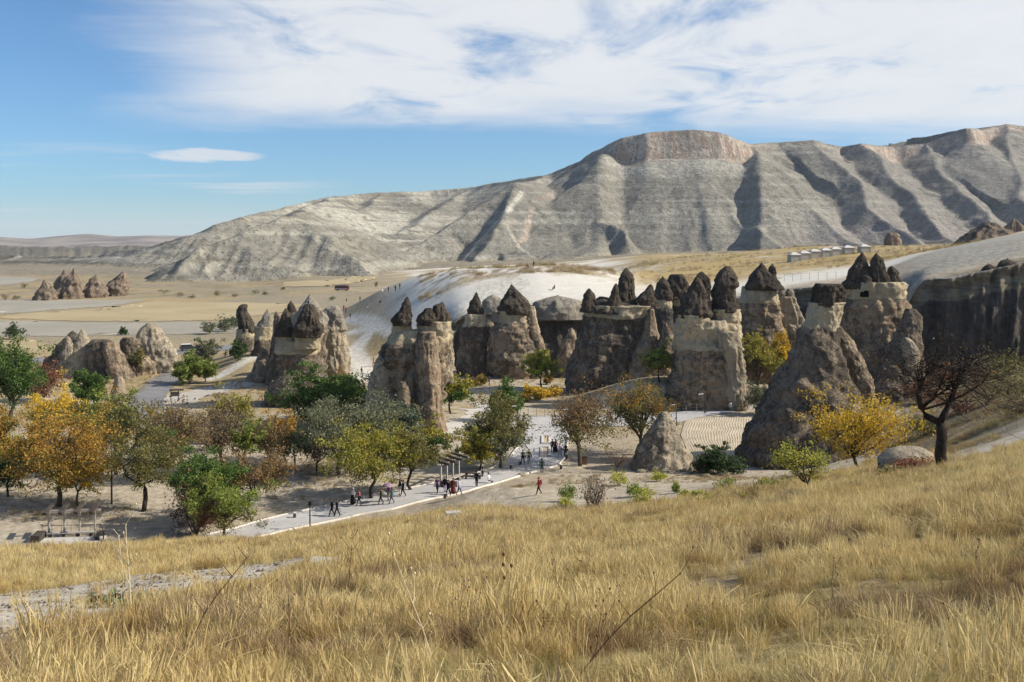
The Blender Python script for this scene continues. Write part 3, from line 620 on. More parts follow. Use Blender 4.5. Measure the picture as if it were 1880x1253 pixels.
# centre pair
chimney('fairy_chimney', 'slender dark chimney with a hooked cap next to the round bellied one', 209, [
 ('body', M_BODYD, [(577, 852, 891), (596, 849, 892), (620, 843, 895), (660, 840, 898), (697, 838, 905)], K(amp=.08, cut=600)),
 ('cap', M_CAP, [(539, 872, 877), (548, 867, 880), (556, 862, 884), (568, 857, 889), (583, 851, 893)], K(amp=.07))], group=G_CH)
chimney('fairy_chimney', 'round bellied brown chimney with a large dark pyramid cap', 208, [
 ('body', M_BODY, [(571, 914, 970), (582, 914, 968), (588, 912, 970), (598, 905, 976), (612, 899, 985), (635, 896, 996), (660, 896, 1003), (697, 900, 1010)], K(amp=.06, flute=.05, nt=120, cut=592)),
 ('side_pillar', M_NECK, [(563, 970, 981), (570, 969, 983), (590, 972, 986), (612, 975, 992)], K(d=207)),
 ('buttress', M_BODY, [(600, 968, 988), (630, 975, 998), (660, 985, 1006), (690, 985, 1012)], K(d=206)),
 ('cap', M_CAP, [(524, 937, 941), (532, 931, 951), (545, 924, 963), (558, 917, 970), (570, 913, 974), (578, 914, 971)], K(amp=.08))], group=G_CH)
chimney('fairy_chimney', 'low slanting tan wedge of rock leaning between two large chimneys', 207, [
 ('body', M_BODY, [(604, 1047, 1052), (615, 1041, 1058), (630, 1033, 1061), (655, 1023, 1062), (694, 1010, 1062)], K(amp=.1))], group=G_CH)
# front centre-left
chimney('fairy_chimney', 'tall fluted tan tower with pointed cap and knobbly cap rising behind trees', 151, [
 ('body', M_BODY, [(606, 728, 812), (618, 716, 824), (650, 704, 822), (680, 702, 814), (700, 706, 812), (740, 722, 813), (770, 738, 818), (796, 752, 824)], K(amp=.12, flute=.17, dr=.8, nt=150, cut=628)),
 ('pillar', M_PALE, [(596, 800, 828), (620, 800, 829), (650, 802, 833), (690, 804, 831), (704, 804, 832)], K(d=157, amp=.06, flute=.14)),
 ('pillar', M_BODY, [(610, 768, 800), (650, 764, 804), (700, 762, 808), (740, 768, 812), (780, 778, 818), (796, 782, 824)], K(d=146, amp=.08, flute=.14)),
 ('pillar', M_BODY, [(700, 732, 748), (715, 729, 752), (745, 730, 756), (780, 734, 760), (796, 735, 762)], K(d=145, amp=.07)),
 ('neck', M_NECK, [(590, 721, 756), (610, 720, 757), (626, 724, 752)], K(d=150, amp=.03, flute=.03)),
 ('neck', M_NECK, [(590, 768, 827), (610, 768, 826), (626, 772, 820)], K(d=150, amp=.04, flute=.06)),
 ('cap', M_CAP, [(547, 745, 750), (556, 739, 754), (568, 734, 757), (577, 728, 759), (584, 721, 758), (598, 720, 756)], K(d=149, amp=.08)),
 ('cap', M_CAP, [(566, 783, 792), (574, 776, 800), (586, 769, 806), (598, 770, 806)], K(d=149, amp=.1)),
 ('cap', M_CAP, [(557, 809, 815), (562, 796, 821), (568, 793, 825), (580, 790, 829), (592, 792, 828), (600, 798, 822)], K(d=150, amp=.16, flute=.12))], group=G_CH)
chimney('fairy_chimney', 'short capless pointed grey cone at the foot of the fluted tower', 149, [
 ('body', M_PALE, [(654, 695, 700), (662, 690, 707), (675, 684, 714), (700, 676, 722), (740, 671, 730), (770, 671, 733), (790, 671, 737)], K(amp=.1, flute=.08))], group=G_CH)
# left cluster
chimney('fairy_chimney', 'big double-capped chimney with blackened cap above a green bush', 172, [
 ('body', M_BODYD, [(624, 510, 586), (640, 506, 588), (664, 503, 588), (690, 499, 588), (715, 490, 590), (748, 479, 592)], K(amp=.07, flute=.06, dr=.8, nt=120, cut=648)),
 ('neck', M_NECK, [(614, 538, 590), (626, 538, 588), (640, 540, 584)], K(d=170, amp=.03, flute=.02)),
 ('neck', M_NECK, [(614, 506, 540), (626, 507, 540), (640, 509, 538)], K(d=171, amp=.03, flute=.02)),
 ('cap', M_CAP, [(559, 561, 575), (568, 556, 580), (580, 550, 587), (595, 545, 592), (608, 541, 594), (619, 542, 591)], K(d=169, amp=.12, flute=.1)),
 ('cap', M_CAP, [(568, 523, 527), (578, 517, 533), (590, 513, 538), (605, 506, 542), (619, 505, 541)], K(d=170, amp=.09))], group=G_CH)
chimney('fairy_chimney', 'chimney with a smooth pale conical cap just behind the double-capped one', 190, [
 ('body', M_BODYD, [(600, 540, 600), (640, 536, 600), (720, 530, 600)], K()),
 ('cap', M_CAPL, [(542, 567, 571), (552, 559, 577), (565, 549, 588), (580, 540, 597), (604, 536, 602)], K(amp=.04, flute=.03))], group=G_CH)
chimney('fairy_chimney', 'fluted pale column with a rounded grey cap at the white slope foot', 200, [
 ('body', M_PALE, [(600, 589, 634), (620, 588, 635), (650, 588, 639), (688, 588, 645)], K(amp=.05, flute=.15, nt=120)),
 ('cap', M_CAPL, [(562, 602, 620), (567, 596, 624), (578, 590, 629), (592, 587, 633), (606, 588, 635)], K(amp=.05, flute=.05))], group=G_CH)
chimney('fairy_chimney', 'thin dark spire capped rock squeezed behind the pale conical cap', 196, [
 ('body', M_BODY, [(574, 528, 546), (610, 520, 548), (700, 508, 550)], K()),
 ('cap', M_CAP, [(554, 533, 535), (562, 529, 540), (572, 528, 543), (584, 528, 546)], K(amp=.1))], group=G_CH)
chimney('fairy_chimney', 'reddish brown ragged pillar without cap in the western chimney cluster', 193, [
 ('body', M_FARROCK, [(574, 505, 510), (580, 503, 518), (610, 502, 524), (660, 494, 528), (720, 480, 532)], K(amp=.12))], group=G_CH)
chimney('fairy_chimney', 'chimney with a plain grey cone cap next to the knobbly stack', 222, [
 ('body', M_BODYD, [(600, 468, 501), (620, 466, 500), (650, 460, 502), (672, 456, 506)], K(cut=624)),
 ('cap', M_CAPL, [(570, 489, 492), (578, 484, 499), (590, 477, 503), (606, 470, 503)], K(amp=.06))], group=G_CH)
chimney('fairy_chimney', 'knobbly stacked-boulder chimney at the end of the western cluster', 232, [
 ('body', M_BODYD, [(604, 434, 468), (618, 432, 468), (640, 427, 470), (664, 420, 474)], K(cut=620)),
 ('cap', M_CAP, [(559, 444, 453), (564, 438, 455), (571, 435, 455), (580, 434, 459), (588, 438, 461), (598, 435, 466), (609, 433, 469)], K(amp=.14, flute=.1))], group=G_CH)
chimney('fairy_chimney', 'tilted slab of brown rock with a pale edge below the western cluster', 196, [
 ('body', M_BODY, [(640, 480, 486), (650, 474, 494), (665, 466, 503), (685, 458, 506), (702, 452, 508)], K(amp=.12))], group=G_CH)
# western outcrop by the road
G_OUT = 'outcrop rocks beside the main road'
chimney('rock_outcrop', 'jagged grey rock with two sharp spires beside the main road', 212, [
 ('body', M_BODYD, [(610, 130, 137), (618, 123, 148), (635, 108, 160), (655, 92, 174), (675, 80, 184), (694, 68, 192)], K(amp=.14, flute=.14, dr=.6)),
 ('spire', M_PALE, [(606, 149, 153), (616, 143, 158), (634, 136, 168), (660, 128, 180), (692, 120, 190)], K(d=210, amp=.1)),
 ('spire', M_PALE, [(620, 120, 128), (636, 116, 136), (660, 110, 146), (692, 102, 156)], K(d=209, amp=.12, flute=.1))], 'rock', G_OUT)
chimney('rock_outcrop', 'lumpy low rock with folds between the spired rock and tall dome', 208, [
 ('body', M_BODYD, [(624, 172, 200), (630, 164, 212), (645, 160, 222), (660, 162, 236), (692, 162, 246)], K(amp=.14, flute=.18, dr=.6)),
 ('fold', M_BODY, [(630, 190, 212), (645, 190, 222), (668, 196, 236), (692, 198, 246)], K(d=205.5, amp=.12, flute=.12))], 'rock', G_OUT)
chimney('rock_outcrop', 'small rounded brown rock leaning on the tall domed outcrop', 211, [
 ('body', M_BODY, [(620, 226, 246), (628, 219, 251), (645, 222, 258), (665, 226, 284), (692, 232, 292)], K(amp=.1, flute=.08, dr=.7))], 'rock', G_OUT)
chimney('rock_outcrop', 'tall domed rock with a pale sunlit flank beside the road bend', 214, [
 ('body', M_PALE, [(593, 270, 280), (599, 263, 288), (610, 254, 297), (625, 249, 307), (645, 250, 318), (662, 256, 324), (682, 266, 328), (692, 272, 328)], K(amp=.09, flute=.09, dr=.75))], 'rock', G_OUT)
chimney('rock_outcrop', 'small upright tan pillar among the bushes by the asphalt lane', 166, [
 ('body', M_PALE, [(692, 213, 225), (700, 209, 228), (715, 206, 229), (735, 202, 233), (760, 200, 235)], K(amp=.08, flute=.06))], 'rock', G_OUT)
# small far cones beyond the fields
G_FAR = 'far brown cones beyond the fields'
for lab, d, rs in (('tallest far brown cone with a double peak beyond the fields', 495, [(495, 134, 137), (505, 127, 142), (515, 117, 146), (530, 104, 149), (541, 96, 150)]),
                   ('second far cone pressed against the double-peaked one', 500, [(497, 116, 119), (506, 110, 124), (520, 104, 132), (538, 98, 138)]),
                   ('low far cone at the foot of the double-peaked pair beyond the fields', 480, [(516, 80, 84), (524, 76, 92), (535, 70, 98), (548, 60, 104)]),
                   ('rounded far brown rock midway between double peak and slanted rock', 505, [(507, 173, 179), (515, 164, 186), (525, 156, 191), (536, 150, 196)]),
                   ('slanted far rock with a square tip at the hill foot', 520, [(501, 222, 229), (508, 214, 232), (516, 204, 234), (526, 194, 236)])):
    chimney('far_cone', lab, d, [('body', M_FARROCK, rs, K(amp=.16, flute=.26, nt=72, rough=1.6))], 'rock', G_FAR)
chimney('rock_pillar', 'lone square brown rock pillar standing in the yellow upper meadow', 430, [
 ('body', M_FARROCK, [(427, 1632, 1644), (431, 1626, 1652), (445, 1624, 1654), (466, 1623, 1656)], K(amp=.1, flute=.1))], 'rock')
for lab, d, rs in (('folded grey tuff dome with pale ribs above the smooth grey slope', 330, [(409, 1806, 1822), (416, 1796, 1836), (428, 1778, 1858), (445, 1760, 1872), (466, 1750, 1880)]),
                   ('pointed folded tuff cone next to the ribbed dome', 345, [(404, 1858, 1866), (415, 1848, 1876), (430, 1842, 1884), (455, 1836, 1890)]),
                   ('low brown folded rock in the upper meadow past the ribbed dome', 350, [(410, 1880, 1900), (425, 1872, 1912), (455, 1866, 1920)])):
    chimney('tuff_dome', lab, d, [('body', M_FARROCK, rs, K(amp=.08, flute=.22, nt=110))], 'rock', 'folded tuff domes')

# ---------------------------------------------------------------- cliff below the plateau
cpx = np.concatenate([np.arange(826, 1655, 3.0), np.arange(1655, 2300, 3.0)])
lipd = np.interp(cpx, [826, 1340, 1470, 1600, 1680, 1750, 1880, 2300], [224, 223, 220, 208, 198, 194, 192, 190])
nvr = 70
tt = np.linspace(0, 1, nvr)
VV = np.zeros((nvr, len(cpx), 3)); band = np.zeros((nvr, len(cpx)))
lx = (cpx - CX) / F * lipd; lz = terrain(lx, lipd + 2.0)
gzb = terrain(lx * (lipd - 9) / lipd, lipd - 9)
for i, q_ in enumerate(tt):
    # q 0 = foot .. 0.9 lip .. 1 tucked into the plateau
    if q_ < .9:
        h_ = q_ / .9; off = -7.5 + 4.2 * h_ ** .8; z_ = gzb - 1 + (lz - .1 - gzb + 1) * h_
    else:
        h_ = (q_ - .9) / .1; off = -3.3 + 7.5 * h_; z_ = lz - .1 + .35 * math.sin(h_ * math.pi) - .8 * h_ ** 2
    pilla = 2.4 * (ridged(cpx / 44.0, 0 * cpx + q_ * .35, 0, 3, 201) - .62) * (1 - max(0, (q_ - .7)) * 2.2) + 1.3 * fbm(cpx / 11.0, 0 * cpx + q_ * 4, 0, 4, 202) * (1 if q_ < .9 else .3)
    inset = -.55 * math.exp(-((q_ - .80) / .05) ** 2) + .35 * math.exp(-((q_ - .89) / .02) ** 2)
    dq = lipd + off - pilla - inset + .25 * fbm(cpx / 3.0, 0 * cpx + q_ * 16, 0, 3, 203)
    VV[i] = np.stack([(cpx - CX) / F * dq, dq, z_], -1)
    band[i] = sstep(q_ + .012 * fbm(cpx / 30., 0 * cpx, 0, 3, 204), .685, .71) * sstep(q_, .905, .885)
me = fast_mesh('cliff', VV.reshape(-1, 3), grid_faces(nvr, len(cpx)))
vattr(me, 'band', band.ravel()); vattr(me, 'lip', np.repeat(sstep(tt, .88, .92), len(cpx)))
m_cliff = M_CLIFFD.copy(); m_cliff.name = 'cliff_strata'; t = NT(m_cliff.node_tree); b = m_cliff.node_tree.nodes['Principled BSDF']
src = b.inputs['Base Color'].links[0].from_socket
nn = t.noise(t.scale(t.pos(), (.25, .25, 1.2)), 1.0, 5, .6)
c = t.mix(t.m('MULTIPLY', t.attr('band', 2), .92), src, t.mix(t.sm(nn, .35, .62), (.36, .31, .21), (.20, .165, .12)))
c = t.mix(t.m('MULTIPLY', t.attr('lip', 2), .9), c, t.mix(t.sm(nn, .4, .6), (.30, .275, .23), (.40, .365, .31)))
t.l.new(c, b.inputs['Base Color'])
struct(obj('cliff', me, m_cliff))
# smooth tuff humps on the plateau lip
for lab, px_, py_, wpx, hpx, d in (('smooth pale tuff hump on the plateau lip behind the hooked cap', 905, 578, 50, 36, 222), ('long grey tuff hump along the cliff top behind the pyramid cap', 1024, 572, 105, 28, 222),
                                   ('small round dark boulder on the cliff rim near the scrub slope', 1815, 503, 30, 18, 191), ('second dark boulder on the cliff rim above the brown band', 1850, 494, 40, 18, 191)):
    rs = [(py_ - hpx * math.cos(a_), px_ - wpx / 2 * max(.04, math.sin(a_)), px_ + wpx / 2 * max(.04, math.sin(a_))) for a_ in np.linspace(0, math.pi / 2, 7)] + [(py_ + 14, px_ - wpx / 2, px_ + wpx / 2)]
    chimney('tuff_hump', lab, d, [('body', M_CAPL if px_ < 1100 else M_CAP, rs, K(amp=.05, flute=.03, dr=.7, nt=64))], 'rock', 'humps on the cliff rim', bury=False)
# ---------------------------------------------------------------- small mesh builder
class MB:
    def __init__(s): s.v = []; s.f = []
    def box(s, c, size, rz=0.0, rx=0.0, ry=0.0, taper=1.0):
        hx, hy, hz = (q / 2 for q in size); n = len(s.v)
        M = Matrix.Rotation(rz, 3, 'Z') @ Matrix.Rotation(ry, 3, 'Y') @ Matrix.Rotation(rx, 3, 'X')
        for dz_ in (-1, 1):
            k = taper if dz_ > 0 else 1
            for dx_, dy_ in ((-1, -1), (1, -1), (1, 1), (-1, 1)):
                p_ = M @ Vector((dx_ * hx * k, dy_ * hy * k, dz_ * hz)); s.v.append((p_.x + c[0], p_.y + c[1], p_.z + c[2]))
        for q in ((3, 2, 1, 0), (4, 5, 6, 7), (0, 1, 5, 4), (1, 2, 6, 5), (2, 3, 7, 6), (3, 0, 4, 7)): s.f.append(tuple(n + i for i in q))
        return s
    def tube(s, pts, rad, k=6):
        pts = [Vector(p) for p in pts]; n0 = len(s.v)
        rad = [float(rad)] * len(pts) if not hasattr(rad, '__len__') else [float(q) for q in rad]
        for i, p_ in enumerate(pts):
            dd_ = (pts[min(i + 1, len(pts) - 1)] - pts[max(i - 1, 0)]).normalized()
            a = dd_.orthogonal().normalized(); b_ = dd_.cross(a)
            for j in range(k):
                th = 2 * math.pi * j / k; v = p_ + rad[i] * (math.cos(th) * a + math.sin(th) * b_); s.v.append(tuple(v))
        for i in range(len(pts) - 1):
            for j in range(k):
                s.f.append((n0 + i * k + j, n0 + i * k + (j + 1) % k, n0 + (i + 1) * k + (j + 1) % k, n0 + (i + 1) * k + j))
        s.f.append(tuple(n0 + j for j in range(k))[::-1]); e0 = n0 + (len(pts) - 1) * k; s.f.append(tuple(e0 + j for j in range(k)))
        return s
    def ball(s, c, r, nu=8, nv_=6, sq=(1, 1, 1)):
        n0 = len(s.v)
        for i in range(nv_ + 1):
            ph = math.pi * i / nv_
            for j in range(nu):
                th = 2 * math.pi * j / nu; s.v.append((c[0] + r * sq[0] * math.sin(ph) * math.cos(th), c[1] + r * sq[1] * math.sin(ph) * math.sin(th), c[2] + r * sq[2] * math.cos(ph)))
        for i in range(nv_):
            for j in range(nu): s.f.append((n0 + i * nu + j, n0 + (i + 1) * nu + j, n0 + (i + 1) * nu + (j + 1) % nu, n0 + i * nu + (j + 1) % nu))
        return s
    def mesh(s, name='part', smooth=False):
        me = bpy.data.meshes.new(name); me.from_pydata(s.v, [], s.f); me.validate(); me.update()
        if smooth: me.polygons.foreach_set('use_smooth', np.ones(len(me.polygons), bool))
        return me
    def build(s, name, mat, parent=None, loc=None, smooth=False): return obj(name, s.mesh(name, smooth), mat, parent, loc)

def strip(left, right, lift=.06, du=40, dv=10, rag=0.0):
    """a sheet laid over the ground between two edge lines (world points)"""
    def rs(P, n):
        P = np.array([(p.x, p.y) for p in P]); s_ = np.concatenate([[0], np.cumsum(np.hypot(*np.diff(P, axis=0).T))])
        q_ = np.linspace(0, s_[-1], n); return np.stack([np.interp(q_, s_, P[:, 0]), np.interp(q_, s_, P[:, 1])], -1)
    A, B = rs(left, du), rs(right, du)
    w_ = np.linspace(0, 1, dv)[None, :, None]
    Pxy = A[:, None, :] * (1 - w_) + B[:, None, :] * w_
    if rag: Pxy = Pxy + rag * (w_ - .5) * np.stack([fbm(Pxy[..., 0] / 3, Pxy[..., 1] / 3, 0, 4, 311), fbm(Pxy[..., 0] / 3, Pxy[..., 1] / 3, 0, 4, 312)], -1)
    z = terrain(Pxy[..., 0], Pxy[..., 1]) + lift
    V = np.concatenate([Pxy, z[..., None]], -1)
    return V
def sheet(name, left, right, mat, lift=.06, du=60, dv=10):
    rag = {'footpath': 7.0, 'field': 9.0, 'road': 1.2}.get(name, 0)
    V = strip([ground(*p) for p in left], [ground(*p) for p in right], lift, du, dv, rag)
    me = fast_mesh(name, V.reshape(-1, 3), grid_faces(du, dv)); return struct(obj(name, me, mat)), V
def surf_mat(name, a, b_, sc, rough=.9, fine=6.0, bstr=.4, crack=None):
    m, t, b = new_mat(name, rough, .1); p = t.pos()
    n = t.noise(p, sc, 5, .6); f = t.noise(p, fine, 4, .6)
    c = t.mix(t.sm(n, .35, .65), a, b_); c = t.mix(t.sm(f, .55, .7, 0, .4), c, tuple(x * .6 for x in a))
    if crack: c = t.mix(t.sm(t.voro(t.scale(p, (1, 1.4, 0)), crack, 'DISTANCE_TO_EDGE'), .06, .0, 0, .55), c, tuple(x * .4 for x in a))
    t.l.new(c, b.inputs['Base Color']); bump(t, b, t.m('ADD', n, f), bstr, .08); return m
M_PAVE = surf_mat('paving', (.42, .405, .39), (.50, .485, .465), .35, .85, 3.0, .3)
M_PAVEL = surf_mat('pale_paving', (.50, .47, .42), (.58, .55, .495), .5, .85, 3.0, .3)
M_KERB = surf_mat('kerb_stone', (.56, .51, .43), (.66, .61, .53), .8)
M_ASPH = surf_mat('asphalt', (.20, .195, .19), (.26, .25, .245), .2, .85, 3)
M_F1 = surf_mat('field_stubble', (.37, .30, .175), (.43, .35, .21), .03, .95, .6)
M_F2 = surf_mat('field_fallow', (.31, .285, .23), (.36, .33, .27), .03, .95, .6)
M_F3 = surf_mat('field_dry', (.36, .28, .15), (.41, .33, .19), .04, .95, .8)
M_PLOUGH = surf_mat('ploughed_soil', (.44, .365, .26), (.52, .445, .33), .3, .95, 4)
# fields on the plain
sheet('field', [(-500, 553), (0, 552), (275, 551)], [(-500, 588), (0, 577), (200, 563)], M_F2, .10, 60, 30)
sheet('field', [(5, 578), (180, 568), (285, 554), (430, 556), (560, 560)], [(5, 585), (120, 590), (260, 591), (400, 589), (520, 575)], M_F1, .12, 60, 20)
sheet('field', [(-500, 592), (20, 590), (180, 593), (440, 591)], [(-500, 620), (20, 618), (200, 616), (430, 612)], M_F2, .10, 60, 24)
sheet('field', [(-500, 624), (0, 623), (80, 626)], [(-500, 655), (0, 655), (90, 648)], M_F3, .10, 50, 20)
sheet('field', [(-500, 505), (0, 507), (70, 511)], [(-500, 530), (0, 524), (60, 518)], M_F2, .10, 40, 12)
sheet('field', [(520, 519), (600, 516), (700, 500)], [(520, 528), (600, 527), (690, 514)], M_F1, .25, 40, 12)
# roads
sheet('road', [(-500, 660), (0, 659), (80, 657), (330, 642), (440, 632), (520, 626)], [(-500, 672), (0, 670), (85, 668), (330, 652), (440, 642), (520, 635)], M_ASPH, .08, 120, 8)
sheet('road', [(330, 676), (300, 686), (268, 703), (240, 728), (224, 768)], [(352, 682), (336, 692), (322, 706), (306, 726), (292, 770)], M_ASPH, .08, 60, 10)
sheet('footpath', [(292, 730), (330, 722), (395, 708), (470, 700)], [(292, 775), (345, 742), (398, 722), (470, 706)], surf_mat('path_dust', (.42, .385, .32), (.50, .46, .39), .3), .06, 40, 8)
wl = [(330, 994), (430, 972), (470, 960), (560, 938), (640, 921), (690, 909), (770, 894), (850, 878), (900, 862), (935, 843), (952, 820), (958, 790), (956, 768)]
wr = [(395, 1004), (470, 988), (520, 976), (600, 960), (660, 946), (720, 936), (800, 916), (860, 903), (920, 886), (985, 866), (1024, 856), (1040, 838), (1046, 800)]
_, WV = sheet('walkway', wl, wr[:-1] + [(1044, 769)], M_PAVE, .07, 150, 14)
sheet('walkway', [(930, 766), (1000, 766), (1120, 763), (1230, 759), (1300, 752), (1400, 744)], [(952, 792), (1040, 790), (1130, 784), (1240, 779), (1280, 768), (1400, 750)], M_PAVE, .075, 90, 10)
sheet('footpath', [(840, 796), (880, 770), (905, 748), (930, 738)], [(800, 800), (830, 775), (860, 752), (880, 742)], M_PAVEL, .05, 30, 8)
sheet('footpath', [(640, 716), (700, 712), (660, 680)], [(660, 745), (700, 742), (720, 700)], M_PAVEL, .05, 30, 8)
# pale inlaid lines along the walkway
for a, b_ in ((.28, .33),):
    V = strip([Vector((p[0], p[1], 0)) for p in WV[108:142, 4]], [Vector((p[0], p[1], 0)) for p in WV[108:142, 5]], .084, 40, 3)
    A = V[:, 0] * .62 + V[:, 2] * .38; V2 = np.stack([V[:, 0], A], 1)
    V2[..., 2] = terrain(V2[..., 0], V2[..., 1]) + .085
    struct(obj('pale_line', fast_mesh('pale_line', V2.reshape(-1, 3), grid_faces(40, 2)), M_PAVEL))
for s0, s1, c0 in ((10, 108, 9),):
    V2 = WV[s0:s1, c0:c0 + 2].copy(); V2[:, 1, :2] = V2[:, 0, :2] * .7 + V2[:, 1, :2] * .3; V2[..., 2] = terrain(V2[..., 0], V2[..., 1]) + .085
    struct(obj('pale_line', fast_mesh('pale_line', V2.reshape(-1, 3), grid_faces(s1 - s0, 2)), M_PAVEL))
# kerbs along both edges of the walkway
def kerb(line, w_=.28, h_=.14):
    P = np.array(line)[:, :2]; T_ = np.gradient(P, axis=0); T_ /= np.linalg.norm(T_, axis=1)[:, None]; N_ = np.stack([-T_[:, 1], T_[:, 0]], -1)
    z = terrain(P[:, 0], P[:, 1]); A = P - N_ * w_ / 2; B = P + N_ * w_ / 2
    V = np.stack([np.c_[A, z - .05], np.c_[A, z + h_ + .03], np.c_[B, z + h_ + .03], np.c_[B, z - .05]], 1)
    struct(obj('kerb', fast_mesh('kerb', V.reshape(-1, 3), grid_faces(len(P), 4), False), M_KERB))
kerb(WV[4:146, 0]); kerb(WV[20:128, -1])
# two sunk planting beds in the middle of the walkway
for lab, x0, x1, y0, y1 in (('sunk planting bed with pale stone border, the one nearer the road fork', 996, 1009, 802, 816), ('sunk planting bed with pale stone border, nearer the red-coated walker', 994, 1009, 823, 839)):
    A, B, Cc, Dd = ground(x0, y0), ground(x1, y0), ground(x1, y1), ground(x0, y1); cc = (A + B + Cc + Dd) / 4
    r_ = thing('planting_bed', lab, 'planting bed', (cc.x, cc.y, cc.z), 0, 'beds in the walkway')
    q4 = [A - cc, B - cc, Cc - cc, Dd - cc]
    for i in range(4):
        a_, b2 = q4[i], q4[(i + 1) % 4]; mid = (a_ + b2) / 2; L_ = math.hypot(b2.x - a_.x, b2.y - a_.y); ang = math.atan2(b2.y - a_.y, b2.x - a_.x)
        MB().box((0, 0, .1), (L_ + (.3 if i % 2 else -.33), .3, .26), ang).build('border', M_KERB, r_, (mid.x, mid.y, .02))
    sq = MB(); sq.v = [(v.x * .9, v.y * .9, .12) for v in q4]; sq.f = [(0, 3, 2, 1)[::-1]]; sq.build('soil', M_PLOUGH, r_)
# ploughed ground, each furrow raised
L_ = [ground(*p) for p in ((1258, 772), (1250, 800), (1262, 830), (1275, 856))]; R_ = [ground(*p) for p in ((1398, 752), (1400, 785), (1390, 815), (1372, 850))]
V = strip(L_, R_, .0, 200, 150)
a_ = np.linspace(0, 1, 150)[None, :]; u_ = np.linspace(0, 1, 200)[:, None]
ph = a_ * 30 + 1.6 * np.sin(u_ * 3.0 + .6) + .8 * fbm(V[..., 0] / 4, V[..., 1] / 4, 0, 3, 301)
V[..., 2] += .10 + .075 * np.abs(np.sin(ph * math.pi)) ** .8 * np.clip(np.minimum(np.minimum(a_, 1 - a_), np.minimum(u_, 1 - u_)) * 12, 0, 1) + .04 * fbm(V[..., 0] * 2, V[..., 1] * 2, 0, 2, 302)
struct(obj('ploughed_field', fast_mesh('ploughed_field', V.reshape(-1, 3), grid_faces(200, 150)), M_PLOUGH))
# ---------------------------------------------------------------- trees and shrubs
M_BARK = surf_mat('bark', (.085, .065, .05), (.12, .095, .075), 3.0, .95, 9, .8)
M_BARKD = surf_mat('bark_dark', (.035, .028, .024), (.06, .047, .038), 3.0, .95, 9, .8)
M_TWIG = surf_mat('twig', (.15, .105, .08), (.20, .145, .11), 2.0, .95, 9, .5)
_leafm = {}
PAL = dict(orange=((.33, .165, .03), (.42, .25, .045), (.13, .125, .03)), yellow=((.58, .40, .028), (.50, .32, .028), (.38, .27, .035)),
           yellowgreen=((.25, .235, .04), (.34, .28, .045), (.12, .15, .03)), green=((.06, .115, .022), (.10, .155, .03), (.035, .07, .018)),
           darkgreen=((.04, .075, .02), (.065, .10, .03), (.022, .04, .014)), olive=((.125, .125, .04), (.20, .175, .05), (.07, .075, .03)),
           greyolive=((.135, .145, .075), (.19, .19, .11), (.075, .085, .045)), brown=((.19, .12, .06), (.24, .155, .06), (.12, .095, .05)),
           brightgreen=((.155, .20, .035), (.22, .25, .05), (.09, .13, .03)), lime=((.32, .33, .045), (.40, .37, .05), (.18, .22, .04)),
           bluegreen=((.10, .135, .085), (.14, .17, .11), (.06, .085, .055)), rust=((.24, .09, .04), (.17, .085, .05), (.10, .07, .05)),
           autumn=((.20, .16, .035), (.33, .185, .035), (.09, .10, .03)), tanbrown=((.20, .155, .09), (.15, .12, .075), (.25, .17, .07)))
def leaf_mat(k):
    if k in _leafm: return _leafm[k]
    a, b_, c_ = [tuple(min(.7, q * 1.22) for q in z_) for z_ in PAL[k]]
    m, t, b = new_mat('leaves_' + k, .6, .25)
    r = t.attr('rnd', 2); n = t.noise(t.pos(), .45, 3, .5)
    c = t.mix(t.sm(n, .38, .60), a, b_); c = t.mix(t.sm(r, .55, .95, 0, .9), c, c_); c = t.mix(t.sm(r, .22, .0, 0, .6), c, tuple(min(1, x * 1.5) for x in b_))
    t.l.new(c, b.inputs['Base Color'])
    tr = t.n.new('ShaderNodeBsdfTranslucent'); t.l.new(c, tr.inputs[0]); mx = t.n.new('ShaderNodeMixShader'); mx.inputs[0].default_value = .32
    t.l.new(b.outputs[0], mx.inputs[1]); t.l.new(tr.outputs[0], mx.inputs[2]); t.l.new(mx.outputs[0], m.node_tree.nodes['Material Output'].inputs[0])
    _leafm[k] = m; return m
def leaves_mesh(P, size, rng, squash=.7):
    n = len(P)
    a = rng.normal(size=(n, 3)); a /= np.linalg.norm(a, axis=1)[:, None] + 1e-9
    b_ = rng.normal(size=(n, 3)); b_ -= a * (a * b_).sum(1)[:, None]; b_ /= np.linalg.norm(b_, axis=1)[:, None] + 1e-9
    c_ = np.cross(a, b_)
    s = (size * rng.uniform(.6, 1.35, n))[:, None]
    V = np.stack([P - a * s, P - b_ * s * .5 + c_ * s * .12, P + a * s, P + b_ * s * .5 + c_ * s * .12], 1).reshape(-1, 3)
    Fq = np.arange(4 * n).reshape(-1, 4)
    me = fast_mesh('crown', V, Fq, False); vattr(me, 'rnd', rng.uniform(0, 1, n), 'FACE'); return me
